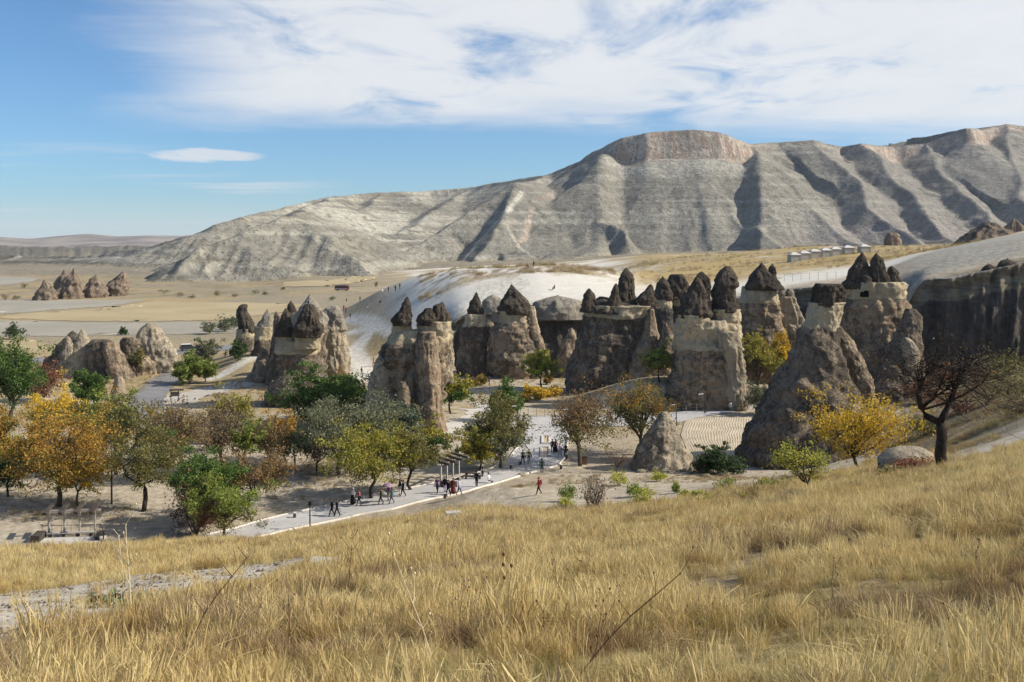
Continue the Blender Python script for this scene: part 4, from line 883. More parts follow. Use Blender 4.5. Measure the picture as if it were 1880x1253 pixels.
def branchy(H, W_, th, rng, n1=5, n2=5, n3=4, r0=None, spread=1.0, crook=.10, low=.0, base_split=False, fork=False):
    """branch skeleton; returns tube mesh builder and tip points"""
    mb = MB(); tips = []; r0 = r0 or .030 * H
    cz = th + (H - th) * .52; ax, az = W_ / 2, (H - th) * .52
    def branch(p0, p1, ra, rb, nseg, k, up=.25):
        p0 = np.array(p0); p1 = np.array(p1); L = np.linalg.norm(p1 - p0); pts = []
        off = rng.normal(size=3) * crook * L
        for i in range(nseg + 1):
            t_ = i / nseg; q_ = p0 + (p1 - p0) * t_ + off * math.sin(t_ * math.pi) + np.array([0, 0, up * L * .35]) * math.sin(t_ * math.pi) * .5
            if 0 < i < nseg: q_ = q_ + rng.normal(size=3) * crook * .25 * L
            pts.append(q_)
        mb.tube(pts, [ra + (rb - ra) * (i / nseg) for i in range(nseg + 1)], k); return pts
    def in_crown(f0, f1, zlo=-1):
        while True:
            v = rng.normal(size=3); v /= np.linalg.norm(v)
            if v[2] < zlo: continue
            f = rng.uniform(f0, f1); return np.array([v[0] * ax * f, v[1] * ax * f, cz + v[2] * az * f])
    if base_split: top = [np.zeros(3) - np.array([0, 0, .15])] * 3
    else: top = branch((0, 0, -.2), (rng.normal() * .04 * H, rng.normal() * .04 * H, th), r0, r0 * .72, 4, 7, 0)
    forks = []
    if fork:      # a trunk that divides into two heavy limbs
        for ex_, ez_ in ((-.15, .66), (.17, .74)):
            forks.append(branch(top[-1], (ex_ * W_, rng.normal() * .05 * W_, ez_ * H), r0 * .62, r0 * .30, 4, 6, 0))
        r0 = r0 * .40
    for i in range(n1):
        if forks: top = forks[i % 2]; top = [top[0], top[1 + (i // 2) % 3], top[2 + (i // 2) % 3]]
        s_ = top[-1] if i < 2 or base_split else np.array(top[-1]) * .75 + np.array(top[-2]) * .25
        e = in_crown(.35, .62, -.55 + low); l1 = branch(s_, e, r0 * .5, r0 * .26, 4, 5)
        for j in range(n2):
            q_ = l1[1 + (j % 4)] ; e2 = in_crown(.62, .98, -.8); e2 = q_ + (e2 - q_) * (.75 if np.linalg.norm(e2 - q_) > W_ * .6 else 1.0)
            l2 = branch(q_, e2, r0 * .22, r0 * .09, 3, 4); tips.append(l2[-1]); tips.append(l2[2])
            for k_ in range(n3):
                q3 = l2[1 + k_ % 3]; dv_ = (e2 - q_); e3 = q3 + dv_ * rng.uniform(.2, .5) + rng.normal(size=3) * W_ * .085
                l3 = branch(q3, e3, r0 * .085, r0 * .03, 2, 3); tips.append(l3[-1])
    return mb, np.array(tips)
_ts = [500]
def tree(label, px, yb, yt, wpx, pal, nl=3600, th=.3, name='tree', cat='tree', bark=None, group=None, leaf=None, pal2=None, tall=1.0, d=None, sig=.044, gp=None, **kw):
    g = gp or ground(px, yb)
    if d: g = Vector(((px - CX) / F * d, d, 0)); g.z = tz(g.x, d)
    sc = g.y / F; H = max((yb - yt) * sc, .4) * tall * 1.04; Wd = wpx * sc * (1.26 if group == GT else 1.1); nl = int(nl * 2.2)
    if d and not gp: H = max((CZ - (yt - HY) * sc) - g.z, .5)
    _ts[0] += 1; rng = np.random.default_rng(_ts[0])
    root = thing(name, label, cat, (g.x, g.y, tz(g.x, g.y) if not gp else g.z), 0.0 if kw.get('fork') else rng.uniform(0, 6.28), group)
    mb, tips = branchy(H, Wd, th * H, rng, base_split=th < .08, **kw)
    mb.build('trunk' if th >= .08 else 'stems', bark or M_BARK, root, smooth=True)
    if nl:
        lf = leaf or np.clip(.00118 * g.y, .05, .20)
        idx = rng.integers(0, len(tips), nl); w_ = rng.uniform(.4, 1, len(tips)); idx = rng.choice(len(tips), nl, p=w_ / w_.sum())
        P = tips[idx] + rng.normal(size=(nl, 3)) * np.array([Wd, Wd, H * .8]) * sig
        P = P[P[:, 2] > th * H * .45 + .05]
        sel = np.zeros(len(P), bool)
        if pal2:   # one side of the crown has turned
            sel = (P[:, 2] - .55 * H) / H + .5 * fbm(P[:, 0] / Wd * 3, P[:, 1] / Wd * 3, P[:, 2] / H * 2, 3, _ts[0]) > .02
            if sel.any(): obj('crown', leaves_mesh(P[sel], lf, rng), leaf_mat(pal2), root)
        if (~sel).any(): obj('crown', leaves_mesh(P[~sel], lf, rng), leaf_mat(pal), root)
    return root
GT = 'trees of the picnic grove'
tree('broad tree turning orange and gold with a thick dark trunk behind the plank terrace', 108, 930, 768, 165, 'autumn', 9000, .24, group=GT, pal2='orange', n1=7, n2=6)
tree('thin sapling with a golden crown next to the broad orange tree', 143, 928, 855, 66, 'yellowgreen', 1800, .35, group=GT, pal2='yellow')
tree('dense dark green tree with drooping crown at the lane edge', 16, 768, 640, 92, 'darkgreen', 8000, .22, group=GT, pal2='green', n1=7)
tree('yellow-green tree beside the dark shade tree of the grove', -4, 905, 755, 84, 'yellowgreen', 5200, .2, group=GT, pal2='autumn')
tree('low spreading tree with nearly black foliage and a dark trunk', 16, 913, 842, 84, 'darkgreen', 4200, .42, group=GT, bark=M_BARKD)
tree('dark olive tree with a forked crooked trunk near the wooden pole', 214, 872, 752, 92, 'olive', 4600, .34, group=GT, bark=M_BARKD)
tree('sparse olive-brown tree with a leaning curved trunk on the pale ground', 263, 940, 792, 118, 'olive', 4200, .30, group=GT, bark=M_BARKD, crook=.16, n2=6)
tree('thin orange-brown tree with see-through crown in mid grove', 328, 882, 728, 90, 'brown', 3000, .25, group=GT, pal2='tanbrown', n2=6)
tree('nearly bare grey-brown tree with upswept branches in mid grove', 408, 862, 742, 88, 'tanbrown', 1900, .2, group=GT, n2=7, n3=5)
tree('yellow-topped young tree among the grove bushes', 100, 820, 722, 80, 'yellowgreen', 3600, .2, group=GT, pal2='yellow')
tree('yellow-green leafy tree in front of the small upright rock pillar', 196, 815, 742, 80, 'yellowgreen', 4600, .15, group=GT, pal2='brightgreen')
tree('dusty blue-green bush tree beside the yellow-green leafy tree', 168, 815, 748, 66, 'bluegreen', 2600, .15, group=GT)
tree('dark green rounded tree touching the small upright rock pillar', 158, 748, 692, 60, 'green', 3600, .14, group=GT)
tree('small leafy green tree behind the grey-brown bare tree', 428, 812, 728, 62, 'brightgreen', 2600, .25, group=GT, pal2='yellowgreen')
tree('grey-brown half-bare tree behind the dense green tree', 375, 828, 752, 74, 'tanbrown', 1500, .22, group=GT)
tree('orange tinged brown tree in front of the asphalt lane', 300, 850, 752, 70, 'brown', 2200, .22, group=GT, pal2='orange')
tree('dense dark green tree standing over the red-brown thicket', 372, 968, 842, 106, 'green', 8200, .28, group=GT, n1=7)
tree('red-brown bare thicket under the dense dark green tree', 362, 984, 888, 92, 'rust', 1500, .04, name='shrub', cat='shrub', bark=M_TWIG, group=GT, n1=9, n2=6, n3=5)
tree('small gnarled green tree by the walkway next to the thicket', 412, 990, 888, 98, 'olive', 3600, .22, group=GT, pal2='brightgreen', crook=.16)
tree('knotty thick-trunked tree with dark olive crown and golden top', 464, 945, 842, 102, 'olive', 4200, .36, group=GT, pal2='brown', bark=M_BARK, crook=.14)
tree('clipped round green treetop on a thin stem, first of the pair', 458, 868, 788, 56, 'brightgreen', 2400, .5, group=GT)
tree('small round dark green tree on a straight stem, second of the pair', 542, 862, 800, 44, 'green', 2200, .42, group=GT)
tree('bright orange-yellow small tree beyond the clipped round tree', 528, 848, 772, 66, 'yellow', 2200, .25, group=GT, pal2='orange')
tree('rusty brown sparse tree between the clipped round trees', 496, 866, 785, 62, 'brown', 1700, .25, group=GT)
tree('bare forked little tree with dark branches in the grove', 582, 868, 800, 66, 'tanbrown', 500, .25, group=GT, bark=M_BARKD, n2=6)
tree('large dense dark green bush tree in front of the double-capped chimney', 588, 778, 700, 104, 'green', 9000, .10, group=GT, n1=8, n2=6)
tree('smaller dark green bush tree attached beside the large dense one', 645, 762, 706, 56, 'darkgreen', 4200, .1, group=GT, pal2='green')
tree('big grey-olive willow-like tree in the middle of the grove', 628, 872, 746, 150, 'greyolive', 9500, .24, group=GT, n1=8, n2=6)
tree('olive-yellow tree with a wide crown and leaning trunk by the walkway', 682, 917, 800, 126, 'olive', 6200, .30, group=GT, pal2='yellowgreen', bark=M_BARKD, n1=7)
tree('olive tree with straight dark trunk beside the group with the parasol', 756, 901, 798, 76, 'olive', 4200, .36, group=GT, bark=M_BARKD)
tree('yellow-green round tree behind the slatted pergola', 880, 864, 800, 58, 'yellowgreen', 4200, .26, group=GT, bark=M_BARKD)
tree('large grey-green leaning tree at the walkway bend', 918, 860, 752, 98, 'greyolive', 7200, .22, group=GT, pal2='olive', n1=8)
tree('small blue-green bush at the foot of the fluted tower', 742, 800, 756, 62, 'bluegreen', 2600, .06, group=GT, name='shrub', cat='shrub')
tree('green bush with yellow tips below the fluted tower', 790, 836, 786, 62, 'green', 2600, .06, group=GT, pal2='yellowgreen', name='shrub', cat='shrub')
tree('small leafy tree on a dark stem in the sandy clearing', 828, 760, 698, 52, 'green', 2600, .32, group=GT, pal2='yellowgreen', bark=M_BARKD)
tree('upright dark green tree in front of the round bellied chimney', 926, 776, 704, 44, 'green', 3000, .12, group=GT)
tree('pale yellow-green tree growing before the round bellied chimney', 993, 713, 652, 44, 'brightgreen', 2400, .26, group=GT, pal2='lime')
tree('thin green tree growing on the pale ramp before the dark rock mass', 1212, 702, 642, 48, 'olive', 1900, .34, group=GT, pal2='brightgreen', bark=M_BARKD)
tree('wide layered tree with orange and olive leaves beside the litter bin', 1065, 856, 728, 104, 'olive', 3000, .32, group=GT, pal2='brown', n1=8, n2=6)
tree('tall airy olive tree next to the small capless cone', 1172, 836, 706, 92, 'olive', 2800, .22, group=GT, pal2='autumn', n1=7, n2=6)
tree('small bare winter tree with fan of branches near the capless cone', 1134, 868, 820, 58, 'tanbrown', 0, .16, bark=M_TWIG, n1=8, n2=6, n3=5)
tree('leafless grey-brown shrub with upright stems on the sandy slope', 1092, 940, 862, 66, 'tanbrown', 120, .04, name='shrub', cat='shrub', bark=M_TWIG, n1=10, n2=5, n3=4)
tree('yellowing olive-green tree behind the twin-capped chimney', 1392, 706, 622, 66, 'olive', 3200, .2, d=188, pal2='yellowgreen')
tree('second yellowing tree squeezed against the broad cone flank', 1434, 706, 612, 40, 'yellowgreen', 1900, .2, d=190, pal2='yellow')
tree('grey-green round bush between twin-capped chimney and broad cone', 1396, 742, 702, 48, 'greyolive', 2400, .08, d=160, name='shrub', cat='shrub')
tree('bright yellow autumn tree glowing in front of the broad cone', 1574, 868, 738, 158, 'yellow', 3800, .20, n1=9, n2=6, leaf=.12)
tree('young thin tree with sparse yellow-green leaves at the grass edge', 1472, 904, 822, 98, 'yellowgreen', 900, .22, pal2='lime', bark=M_BARKD, n1=8, n2=5)
tree('dark evergreen low bush at the foot of the broad cone', 1320, 870, 832, 74, 'darkgreen', 3600, .05, name='shrub', cat='shrub')
tree('big dark bare tree with a thick forked trunk on the grassy slope', 1735, 864, 622, 262, 'rust', 90, .34, bark=M_BARKD, n1=13, n2=6, n3=6, leaf=.06, crook=.10, low=.45, r0=.34, pal2='orange', fork=True)
tree('bright green round bush beside the asphalt lane bend', 345, 706, 662, 54, 'brightgreen', 4200, .12)
tree('smaller green bush joined to the bright round lane bush', 376, 702, 662, 34, 'brightgreen', 1700, .15)
tree('dusty olive tree behind the bright round lane bush', 382, 670, 624, 44, 'greyolive', 2200, .12)
tree('reddish bare shrub in front of the spired outcrop', 82, 738, 672, 66, 'rust', 1400, .1, name='shrub', cat='shrub', bark=M_TWIG)
tree('small dark tree trunk with thin crown before the domed outcrop', 252, 692, 636, 22, 'olive', 500, .3, bark=M_BARKD)
tree('dark green bush clinging to the western chimney cluster slope', 436, 664, 628, 34, 'darkgreen', 1500, .06, name='shrub', cat='shrub')
tree('leafless brown shrub by the path behind the green bush tree', 628, 716, 678, 36, 'brown', 400, .08, name='shrub', cat='shrub', bark=M_TWIG)
for i, (x, y, yt, wd, pl) in enumerate(((27, 624, 600, 30, 'darkgreen'), (226, 616, 604, 14, 'darkgreen'), (384, 614, 594, 24, 'greyolive'), (412, 610, 588, 30, 'greyolive'), (428, 606, 582, 20, 'bluegreen'))):
    tree(['lone rounded dark bush standing in the pale field', 'tiny dark bush at the fallow field edge', 'grey-green bush left of the field-side thicket', 'wide grey-green bush in the field-side thicket', 'tall blue-green bush against the knobbly stacked chimney'][i].replace('left of', 'next to'), x, y, yt, wd, pl, 900, .1, name='shrub', cat='shrub', group='bushes in the fields')
rngb = np.random.default_rng(77)
for i, (x, y, yt, wd) in enumerate(((44, 530, 520, 14), (10, 552, 540, 16), (30, 552, 542, 12), (400, 544, 534, 16), (432, 545, 538, 12), (468, 540, 532, 16), (488, 542, 536, 10), (690, 528, 516, 8), (610, 552, 544, 12), (300, 540, 533, 18), (330, 545, 538, 16), (352, 548, 541, 12), (520, 533, 527, 10))):
    tree('small brownish scrub bush dotting the dry plain at the hill foot', x, y, yt, wd, ['olive', 'tanbrown', 'greyolive'][i % 3], 160, .05, name='shrub', cat='shrub', group='scrub on the plain', n1=4, n2=3, n3=1, sig=.12)
# low green vine bushes on the sand
VL = ['lime vine bush next to the leafless grey-brown shrub', 'lower lime vine bush touching the grass below the leafless shrub', 'round yellow-green vine bush between bare tree and leafless shrub', 'upper part of the lime vine pair below the capless cone', 'widest lime vine bush below the capless cone', 'pale vine bush close against the capless cone foot', 'tiny upright vine bush below the capless cone', 'lime vine bush in the row towards the dark evergreen bush', 'second lime vine bush in the row towards the dark evergreen bush', 'leafy green vine bush below the dark evergreen bush', 'tiny lime vine sprig at the grass edge below the dark evergreen', 'small round vine bush below the broad cone', 'straggly vine bush beside the young thin tree', 'flat vine bush lying in the grass edge', 'small green vine sprig by the yellow autumn tree trunk']
for i, (x, y, yt, wd) in enumerate(((1042, 922, 888, 32), (1038, 938, 918, 30), (1136, 892, 866, 34), (1166, 912, 890, 34), (1186, 930, 900, 42), (1210, 884, 868, 28), (1240, 906, 884, 14), (1262, 920, 902, 26), (1284, 924, 900, 22), (1332, 906, 882, 38), (1367, 920, 904, 16), (1402, 898, 880, 24), (1424, 900, 886, 26), (1300, 928, 915, 30), (1568, 884, 874, 18))):
    tree(VL[i], x, y, yt, wd, 'lime' if i % 3 else 'brightgreen', 420, .05, name='shrub', cat='shrub', group='low vine bushes', n1=6, n2=3, n3=2, leaf=.09, sig=.10)
YL = ['golden bush at the clearing edge next to the upright dark green tree', 'largest golden bush by the dark rock mass', 'golden bush between two other golden bushes', 'little rusty bush under the pale yellow-green tree', 'rusty dry bush beside the lone dark-coated visitor', 'second rusty dry bush beside the lone dark-coated visitor', 'rusty bush above the wire fence']
for i, (x, y, yt, wd) in enumerate(((975, 728, 708, 24), (1012, 728, 712, 30), (992, 734, 716, 22), (1006, 706, 694, 14), (885, 706, 692, 18), (870, 710, 698, 20), (965, 738, 724, 20))):
    tree(YL[i], x, y, yt, wd, 'yellow' if i < 3 else 'autumn', 700, .05, name='shrub', cat='shrub', group='yellow clearing bushes', n1=6, n2=3, n3=2, sig=.10)
for i, (x, y, yt, wd) in enumerate(((1700, 800, 770, 60), (1760, 760, 725, 70), (1810, 745, 705, 80), (1860, 740, 690, 90), (1690, 740, 705, 60), (1790, 700, 668, 70), (1850, 690, 655, 80), (1730, 705, 680, 60), (1290, 868, 845, 30), (1640, 880, 862, 44), (1680, 868, 846, 60), (1870, 762, 728, 60))):
    tree('dusky scrub bush on the shaded slope below the cliff', x, y, yt, wd, ['olive', 'rust', 'tanbrown'][i % 3], 600, .04, name='shrub', cat='shrub', group='scrub below the cliff', bark=M_BARKD, n1=8, n2=4, n3=3, sig=.09)
# ---------------------------------------------------------------- built things
M_WOOD = surf_mat('weathered_wood', (.36, .33, .285), (.46, .42, .365), 2.0, .9, 8, .5)
M_WOODD = surf_mat('dark_wood', (.055, .045, .04), (.09, .075, .065), 2.0, .9, 8, .5)
M_BLACK = plain('black_metal', (.02, .02, .022), .5, .4); M_WHITE = plain('white_paint', (.78, .77, .74), .5, .4); M_GREYM = plain('grey_metal', (.22, .22, .22), .5, .5)
M_RUBBER = plain('rubber', (.02, .02, .02), .8, .2); M_GLASS = plain('dark_glass', (.02, .025, .03), .12, .6)
def pergola(label, px, py, rz, planks):
    g = ground(px, py); r = thing('pergola', label, 'pergola', (g.x, g.y, tz(g.x, g.y)), rz, 'slatted pergolas by the walkway')
    for i in range(4): MB().box((-2.1 + 1.4 * i, 0, 1.2), (.16, .16, 2.5)).build('post', M_WOOD, r)
    for s_ in (-.12, .12): MB().box((0, s_, 2.38), (5.2, .08, .2)).build('beam', M_WOOD, r)
    for i in range(4): MB().box((-2.1 + 1.4 * i, -.1, 2.62), (.34, 2.2, .24), 0, R(9)).build('roof_slat', M_WOODD, r)
    seat = MB().box((.1, -.55, .47), (4.2, .5, .10)).build('bench_seat', M_WOOD, r)
    for x in (-1.8, -.6, .7, 1.9): MB().box((x, -.55, .21), (.22, .4, .42)).build('bench_leg', M_WOODD, seat)
    seat = MB().box((2.9, -1.3, .47), (.5, 2.0, .10)).build('bench_seat', M_WOODD, r)
    for y in (-.55, -2.0): MB().box((2.9, y, .21), (.4, .22, .42)).build('bench_leg', M_WOODD, seat)
    rail = MB().tube([(-2.9, .25, .95), (2.6, .25, .95)], .03).build('rail', M_BLACK, r)
    for i in range(7): MB().tube([(-2.8 + .88 * i, .25, -.1), (-2.8 + .88 * i, .25, .95)], .02).build('rail_post', M_BLACK, rail)
    MB().tube([(2.6, .25, .95), (3.6, -2.4, .95)], .03).build('rail', M_BLACK, r)
    MB().box((3.6, -2.4, .5), (.09, .09, 1.1)).build('rail_post', M_BLACK, r)
    MB().box((-2.6, -1.3, .33), (.8, 1.8, .7)).build('side_box', M_WOODD, r)
    if planks:
        for i in range(9):
            MB().box((-1.9 + .62 * i, -2.25, .035 + .004 * (i % 3)), (.60, 3.3, .12)).build('floor_plank', M_PAVEL, r)
    return r
pergola('wooden pergola with tilted roof slats, bench and plank terrace below the orange tree', 132, 984, R(6), True)
pergola('wooden pergola seen end-on behind the crowd of walkers', 826, 884, R(64), False)
g = ground(868, 881); r = thing('bench', 'low dark wooden bench behind the lone walker in black', 'bench', (g.x, g.y, g.z), R(4))
MB().box((0, 0, .45), (2.3, .45, .1)).build('seat', M_WOODD, r)
for x in (-.8, .8): MB().box((x, 0, .2), (.25, .35, .4)).build('leg', M_WOODD, r)
# lamps
def lamp(label, px, yb, yt, head='flat', d=None):
    g = ground(px, yb); h = (yb - yt) / F * g.y
    r = thing('street_lamp', label, 'lamp', (g.x, g.y, tz(g.x, g.y)), 0, 'lamps along the walkway')
    MB().tube([(0, 0, -.1), (0, 0, h)], [.075, .055], 8).build('pole', M_BLACK, r); MB().box((0, 0, .06), (.3, .3, .14)).build('base_plate', M_BLACK, r)
    if head == 'flat':
        MB().tube([(0, 0, h - .05), (-.35, 0, h + .12)], .04).build('arm', M_BLACK, r); MB().box((-.62, 0, h + .16), (.75, .34, .12), 0, 0, R(-8)).build('lamp_head', M_WHITE, r)
    elif head == 'box': MB().box((0, 0, h - .12), (.34, .34, .42), 0, 0, 0, .8).build('lamp_head', M_BLACK, r)
    return r
lamp('black post with a boxy lantern head at the lower walkway edge', 569, 972, 922, 'box')
lamp('thin dark post without arm at the top of the walkway bend', 962, 806, 763, 'box')
lamp('lamp with a pale flat head beside the upright dark green tree', 951, 782, 748)
lamp('lamp with a pale flat head half hidden by the layered tree', 1046, 786, 755)
lamp('lamp with a pale flat head behind the small capless cone', 1242, 782, 746)
lamp('taller lamp in front of the twin-capped chimney', 1294, 760, 726)
g = ground(205, 926); h = (926 - 826) / F * g.y
r = thing('utility_pole', 'tall thin wooden pole with a small lamp among the grove trees', 'pole', (g.x, g.y, g.z))
MB().tube([(0, 0, -.2), (0, 0, h)], [.11, .08], 8).build('pole', M_WOODD, r); MB().box((.05, 0, h + .02), (.22, .22, .3)).build('lamp_head', M_WHITE, r); MB().box((0, 0, h - .4), (.8, .07, .08)).build('crossarm', M_WOODD, r)
g = ground(1069, 852); r = thing('litter_bin', 'brown wooden litter bin against the layered tree trunk', 'bin', (g.x + .25, g.y - .3, g.z))
MB().box((0, 0, .5), (.62, .55, 1.0)).build('box', plain('bin_wood', (.20, .115, .06), .8), r); MB().box((0, 0, 1.03), (.7, .62, .07)).build('lid', M_WOODD, r)
g = ground(322, 738); r = thing('information_board', 'dark roofed information board beside the dusty footpath', 'sign', (g.x, g.y, g.z), R(12))
for x in (-.75, .55): MB().box((x, 0, .95), (.14, .14, 2.1)).build('post', M_WOODD, r)
MB().box((-.1, 0, 1.35), (1.25, .06, .8)).build('panel', plain('board_panel', (.16, .14, .12), .6), r); MB().box((.2, 0, 2.1), (2.4, .8, .12), 0, R(10)).build('roof', M_WOODD, r)
# fences
def fence(label, a, b_, n, h=1.5, wires=3):
    A, B = ground(*a), ground(*b_); r = thing('wire_fence', label, 'fence', tuple(A), 0, 'wire fences')
    P = []
    for i in range(n):
        p_ = A + (B - A) * (i / (n - 1)); z = tz(p_.x, p_.y); P.append(Vector((p_.x - A.x, p_.y - A.y, z - A.z)))
        MB().tube([P[-1] - Vector((0, 0, .2)), P[-1] + Vector((0, 0, h))], .045, 5).build('post', M_GREYM, r)
    for k_ in range(wires): MB().tube([p_ + Vector((0, 0, h * (.25 + .35 * k_))) for p_ in P], .010, 4).build('wire', M_GREYM, r)
fence('wire fence along the shaded foot of the pale ramp', (925, 768), (1030, 766), 8)
fence('wire fence behind the lamp along the twin-capped chimney foot', (1240, 762), (1392, 748), 9)
fence('wire fence in front of the pale tents on the plateau', (1440, 517), (1535, 513), 7, 1.7)
fence('wire fence between the grove of thin trunks and the broad cone', (1368, 706), (1430, 700), 6, 1.6)
fence('low wire fence by the main road behind the outcrop', (328, 668), (352, 662), 5, 1.3)
# tents
M_TENT = plain('tent_canvas', (.40, .375, .33), .9, .1); M_TENTR = plain('tent_roof', (.55, .53, .49), .9, .1)
tl = ['first grey market tent of the plateau row next to the tent-capped chimney', 'second grey market tent of the plateau row', 'third grey market tent, middle of the plateau row', 'fourth grey market tent of the plateau row', 'fifth market tent of the plateau row with a paler roof', 'sixth market tent of the plateau row near the castle caps', 'last market tent tucked behind the castle rock caps']
for i, (x, y) in enumerate(((1458, 509), (1476, 508), (1495, 507), (1515, 504), (1533, 503), (1556, 498), (1586, 497))):
    d = 292 + 4 * i; X_ = (x - CX) / F * d; z = tz(X_, d)
    r = thing('market_tent', tl[i], 'tent', (X_, d, z), R(8), 'market tents on the plateau')
    MB().box((0, 0, .95), (3.0, 2.8, 2.1)).build('wall', M_TENT, r)
    m_ = MB(); m_.v = [(-1.75, -1.6, 1.98), (1.75, -1.6, 1.98), (1.75, 1.6, 1.98), (-1.75, 1.6, 1.98), (-.5, 0, 2.75), (.5, 0, 2.75)]
    m_.f = [(0, 1, 5, 4), (1, 2, 5), (2, 3, 4, 5), (3, 0, 4), (3, 2, 1, 0)]; m_.build('roof', M_TENTR, r)
    for sx in (-1.6, 1.6): MB().box((sx, -1.5, .95), (.07, .07, 2.1)).build('pole', M_GREYM, r)
# vehicles
def wheel(parent, x, y, r_, w_=.22):
    t_ = MB().tube([(x, y - w_ / 2, r_), (x, y + w_ / 2, r_)], r_, 16).build('wheel', M_RUBBER, parent)
    MB().tube([(x, y - w_ / 2 - .01, r_), (x, y + w_ / 2 + .01, r_)], r_ * .55, 12).build('rim', M_GREYM, t_)
def profile(pts, w_, inset=.06):
    m_ = MB(); n = len(pts)
    for s_ in (-1, 1):
        for x, z in pts: m_.v.append((x, s_ * (w_ / 2 - (inset if z > 1.0 else 0)), z))
    m_.f = [tuple(range(n))[::-1], tuple(range(n, 2 * n))] + [(i, (i + 1) % n, n + (i + 1) % n, n + i) for i in range(n)]
    return m_
g = ground(628, 534); r = thing('bus', 'small dark red bus parked on the dirt at the hill foot', 'bus', (g.x, g.y, tz(g.x, g.y)), R(-4))
M_BUS = plain('bus_red', (.16, .022, .028), .4, .5)
profile([(-3.9, .45), (3.8, .45), (3.9, 1.4), (3.6, 2.85), (-3.8, 2.9), (-3.95, 1.4)], 2.3, .1).build('body', M_BUS, r)
for i in range(6): MB().box((-3.05 + 1.12 * i, -1.1, 2.05), (.95, .06, .8)).build('window', M_GLASS, r)
MB().box((3.72, 0, 2.05), (.3, 1.8, .9)).build('windscreen', M_GLASS, r); MB().box((-.2, 0, 2.98), (6.2, 1.8, .16)).build('roof_rack', M_GREYM, r)
MB().box((0, -1.15, 1.0), (7.0, .04, .25)).build('stripe', M_WHITE, r)
for x in (-2.5, 2.5):
    for y in (-1.0, 1.0): wheel(r, x, y, .48, .3)
g = ground(347, 645); r = thing('car', 'dark off-road car with a white roof on the main road', 'car', (g.x, g.y, tz(g.x, g.y) + .08), R(28))
profile([(-2.2, .4), (2.2, .4), (2.25, .85), (2.1, 1.05), (-2.2, 1.1), (-2.28, .8)], 1.8, .03).build('body', plain('car_dark', (.025, .028, .035), .3, .6), r)
profile([(-2.15, 1.08), (1.0, 1.06), (.35, 1.68), (-2.0, 1.70)], 1.66, .12).build('cabin', M_GLASS, r)
MB().box((-.8, 0, 1.74), (2.5, 1.46, .09)).build('roof', M_WHITE, r); MB().box((1.55, 0, 1.08), (1.1, 1.6, .05)).build('bonnet', plain('car_dark', (.025, .028, .035)), r)
for y in (-.62, .62): MB().box((2.23, y, .78), (.08, .34, .18)).build('headlight', M_WHITE, r)
for x in (-1.35, 1.4):
    for y in (-.8, .8): wheel(r, x, y, .37)
# blocks and stones in the grass
g = ground(833, 958); o = MB().box((0, 0, .25), (1.15, .7, .8), R(12), 0, 0, .92).build('concrete_block', surf_mat('old_concrete', (.45, .42, .37), (.55, .52, .46), 2), None, tuple(g)); tag(o, 'weathered pale concrete block half sunk in the golden grass', 'block')
g = ground(604, 1040); o = MB().box((0, 0, .04), (1.6, .9, .22), R(-10), R(6), 0, .93).build('stone_slab', surf_mat('old_concrete2', (.40, .37, .33), (.50, .47, .42), 2), None, tuple(g)); tag(o, 'flat grey stone slab lying in the dry grass', 'slab')
def stone(label, g, s_, seed, grp, mt=None):
    m_ = MB().ball((0, 0, 0), s_, 10, 7, (1.2, .9, .6)); v = np.array(m_.v); n_ = 1 + .35 * fbm(v[:, 0] / s_ * 1.1 + seed, v[:, 1] / s_ * 1.1, v[:, 2] / s_ * 1.1, 3, seed); m_.v = [tuple(q) for q in v * n_[:, None]]
    o = m_.build('stone', mt or M_PALE, None, (g.x, g.y, g.z + s_ * .2), True); tag(o, label, 'stone', grp)
rg = np.random.default_rng(9)
for i, (x, y) in enumerate(((1177, 868), (1268, 870), (1560, 866), (1296, 876), (1222, 875), (1640, 848), (960, 874), (1330, 874))):
    stone('pale loose stone lying on the sand around the small capless cone', ground(x, y), rg.uniform(.3, .55), i + 3, 'loose stones on the sand')
stone('big smooth pale boulder lying behind the yellow autumn tree', ground(1668, 862), 2.1, 41, None)
# bollards and fence stubs along the kerb
for x, y in ((541, 952), (817, 916), (886, 872), (1030, 862), (1040, 842), (955, 855), (938, 862), (1042, 810)):
    g = ground(x, y); r = thing('bollard', 'short squat stone bollard at the walkway kerb', 'bollard', (g.x, g.y, g.z), .1 * x, 'kerb bollards')
    MB().box((0, 0, .24), (.24, .24, .62), 0, 0, 0, .85).build('post', M_WOODD, r); MB().box((0, 0, .57), (.3, .3, .07)).build('cap', M_KERB, r)

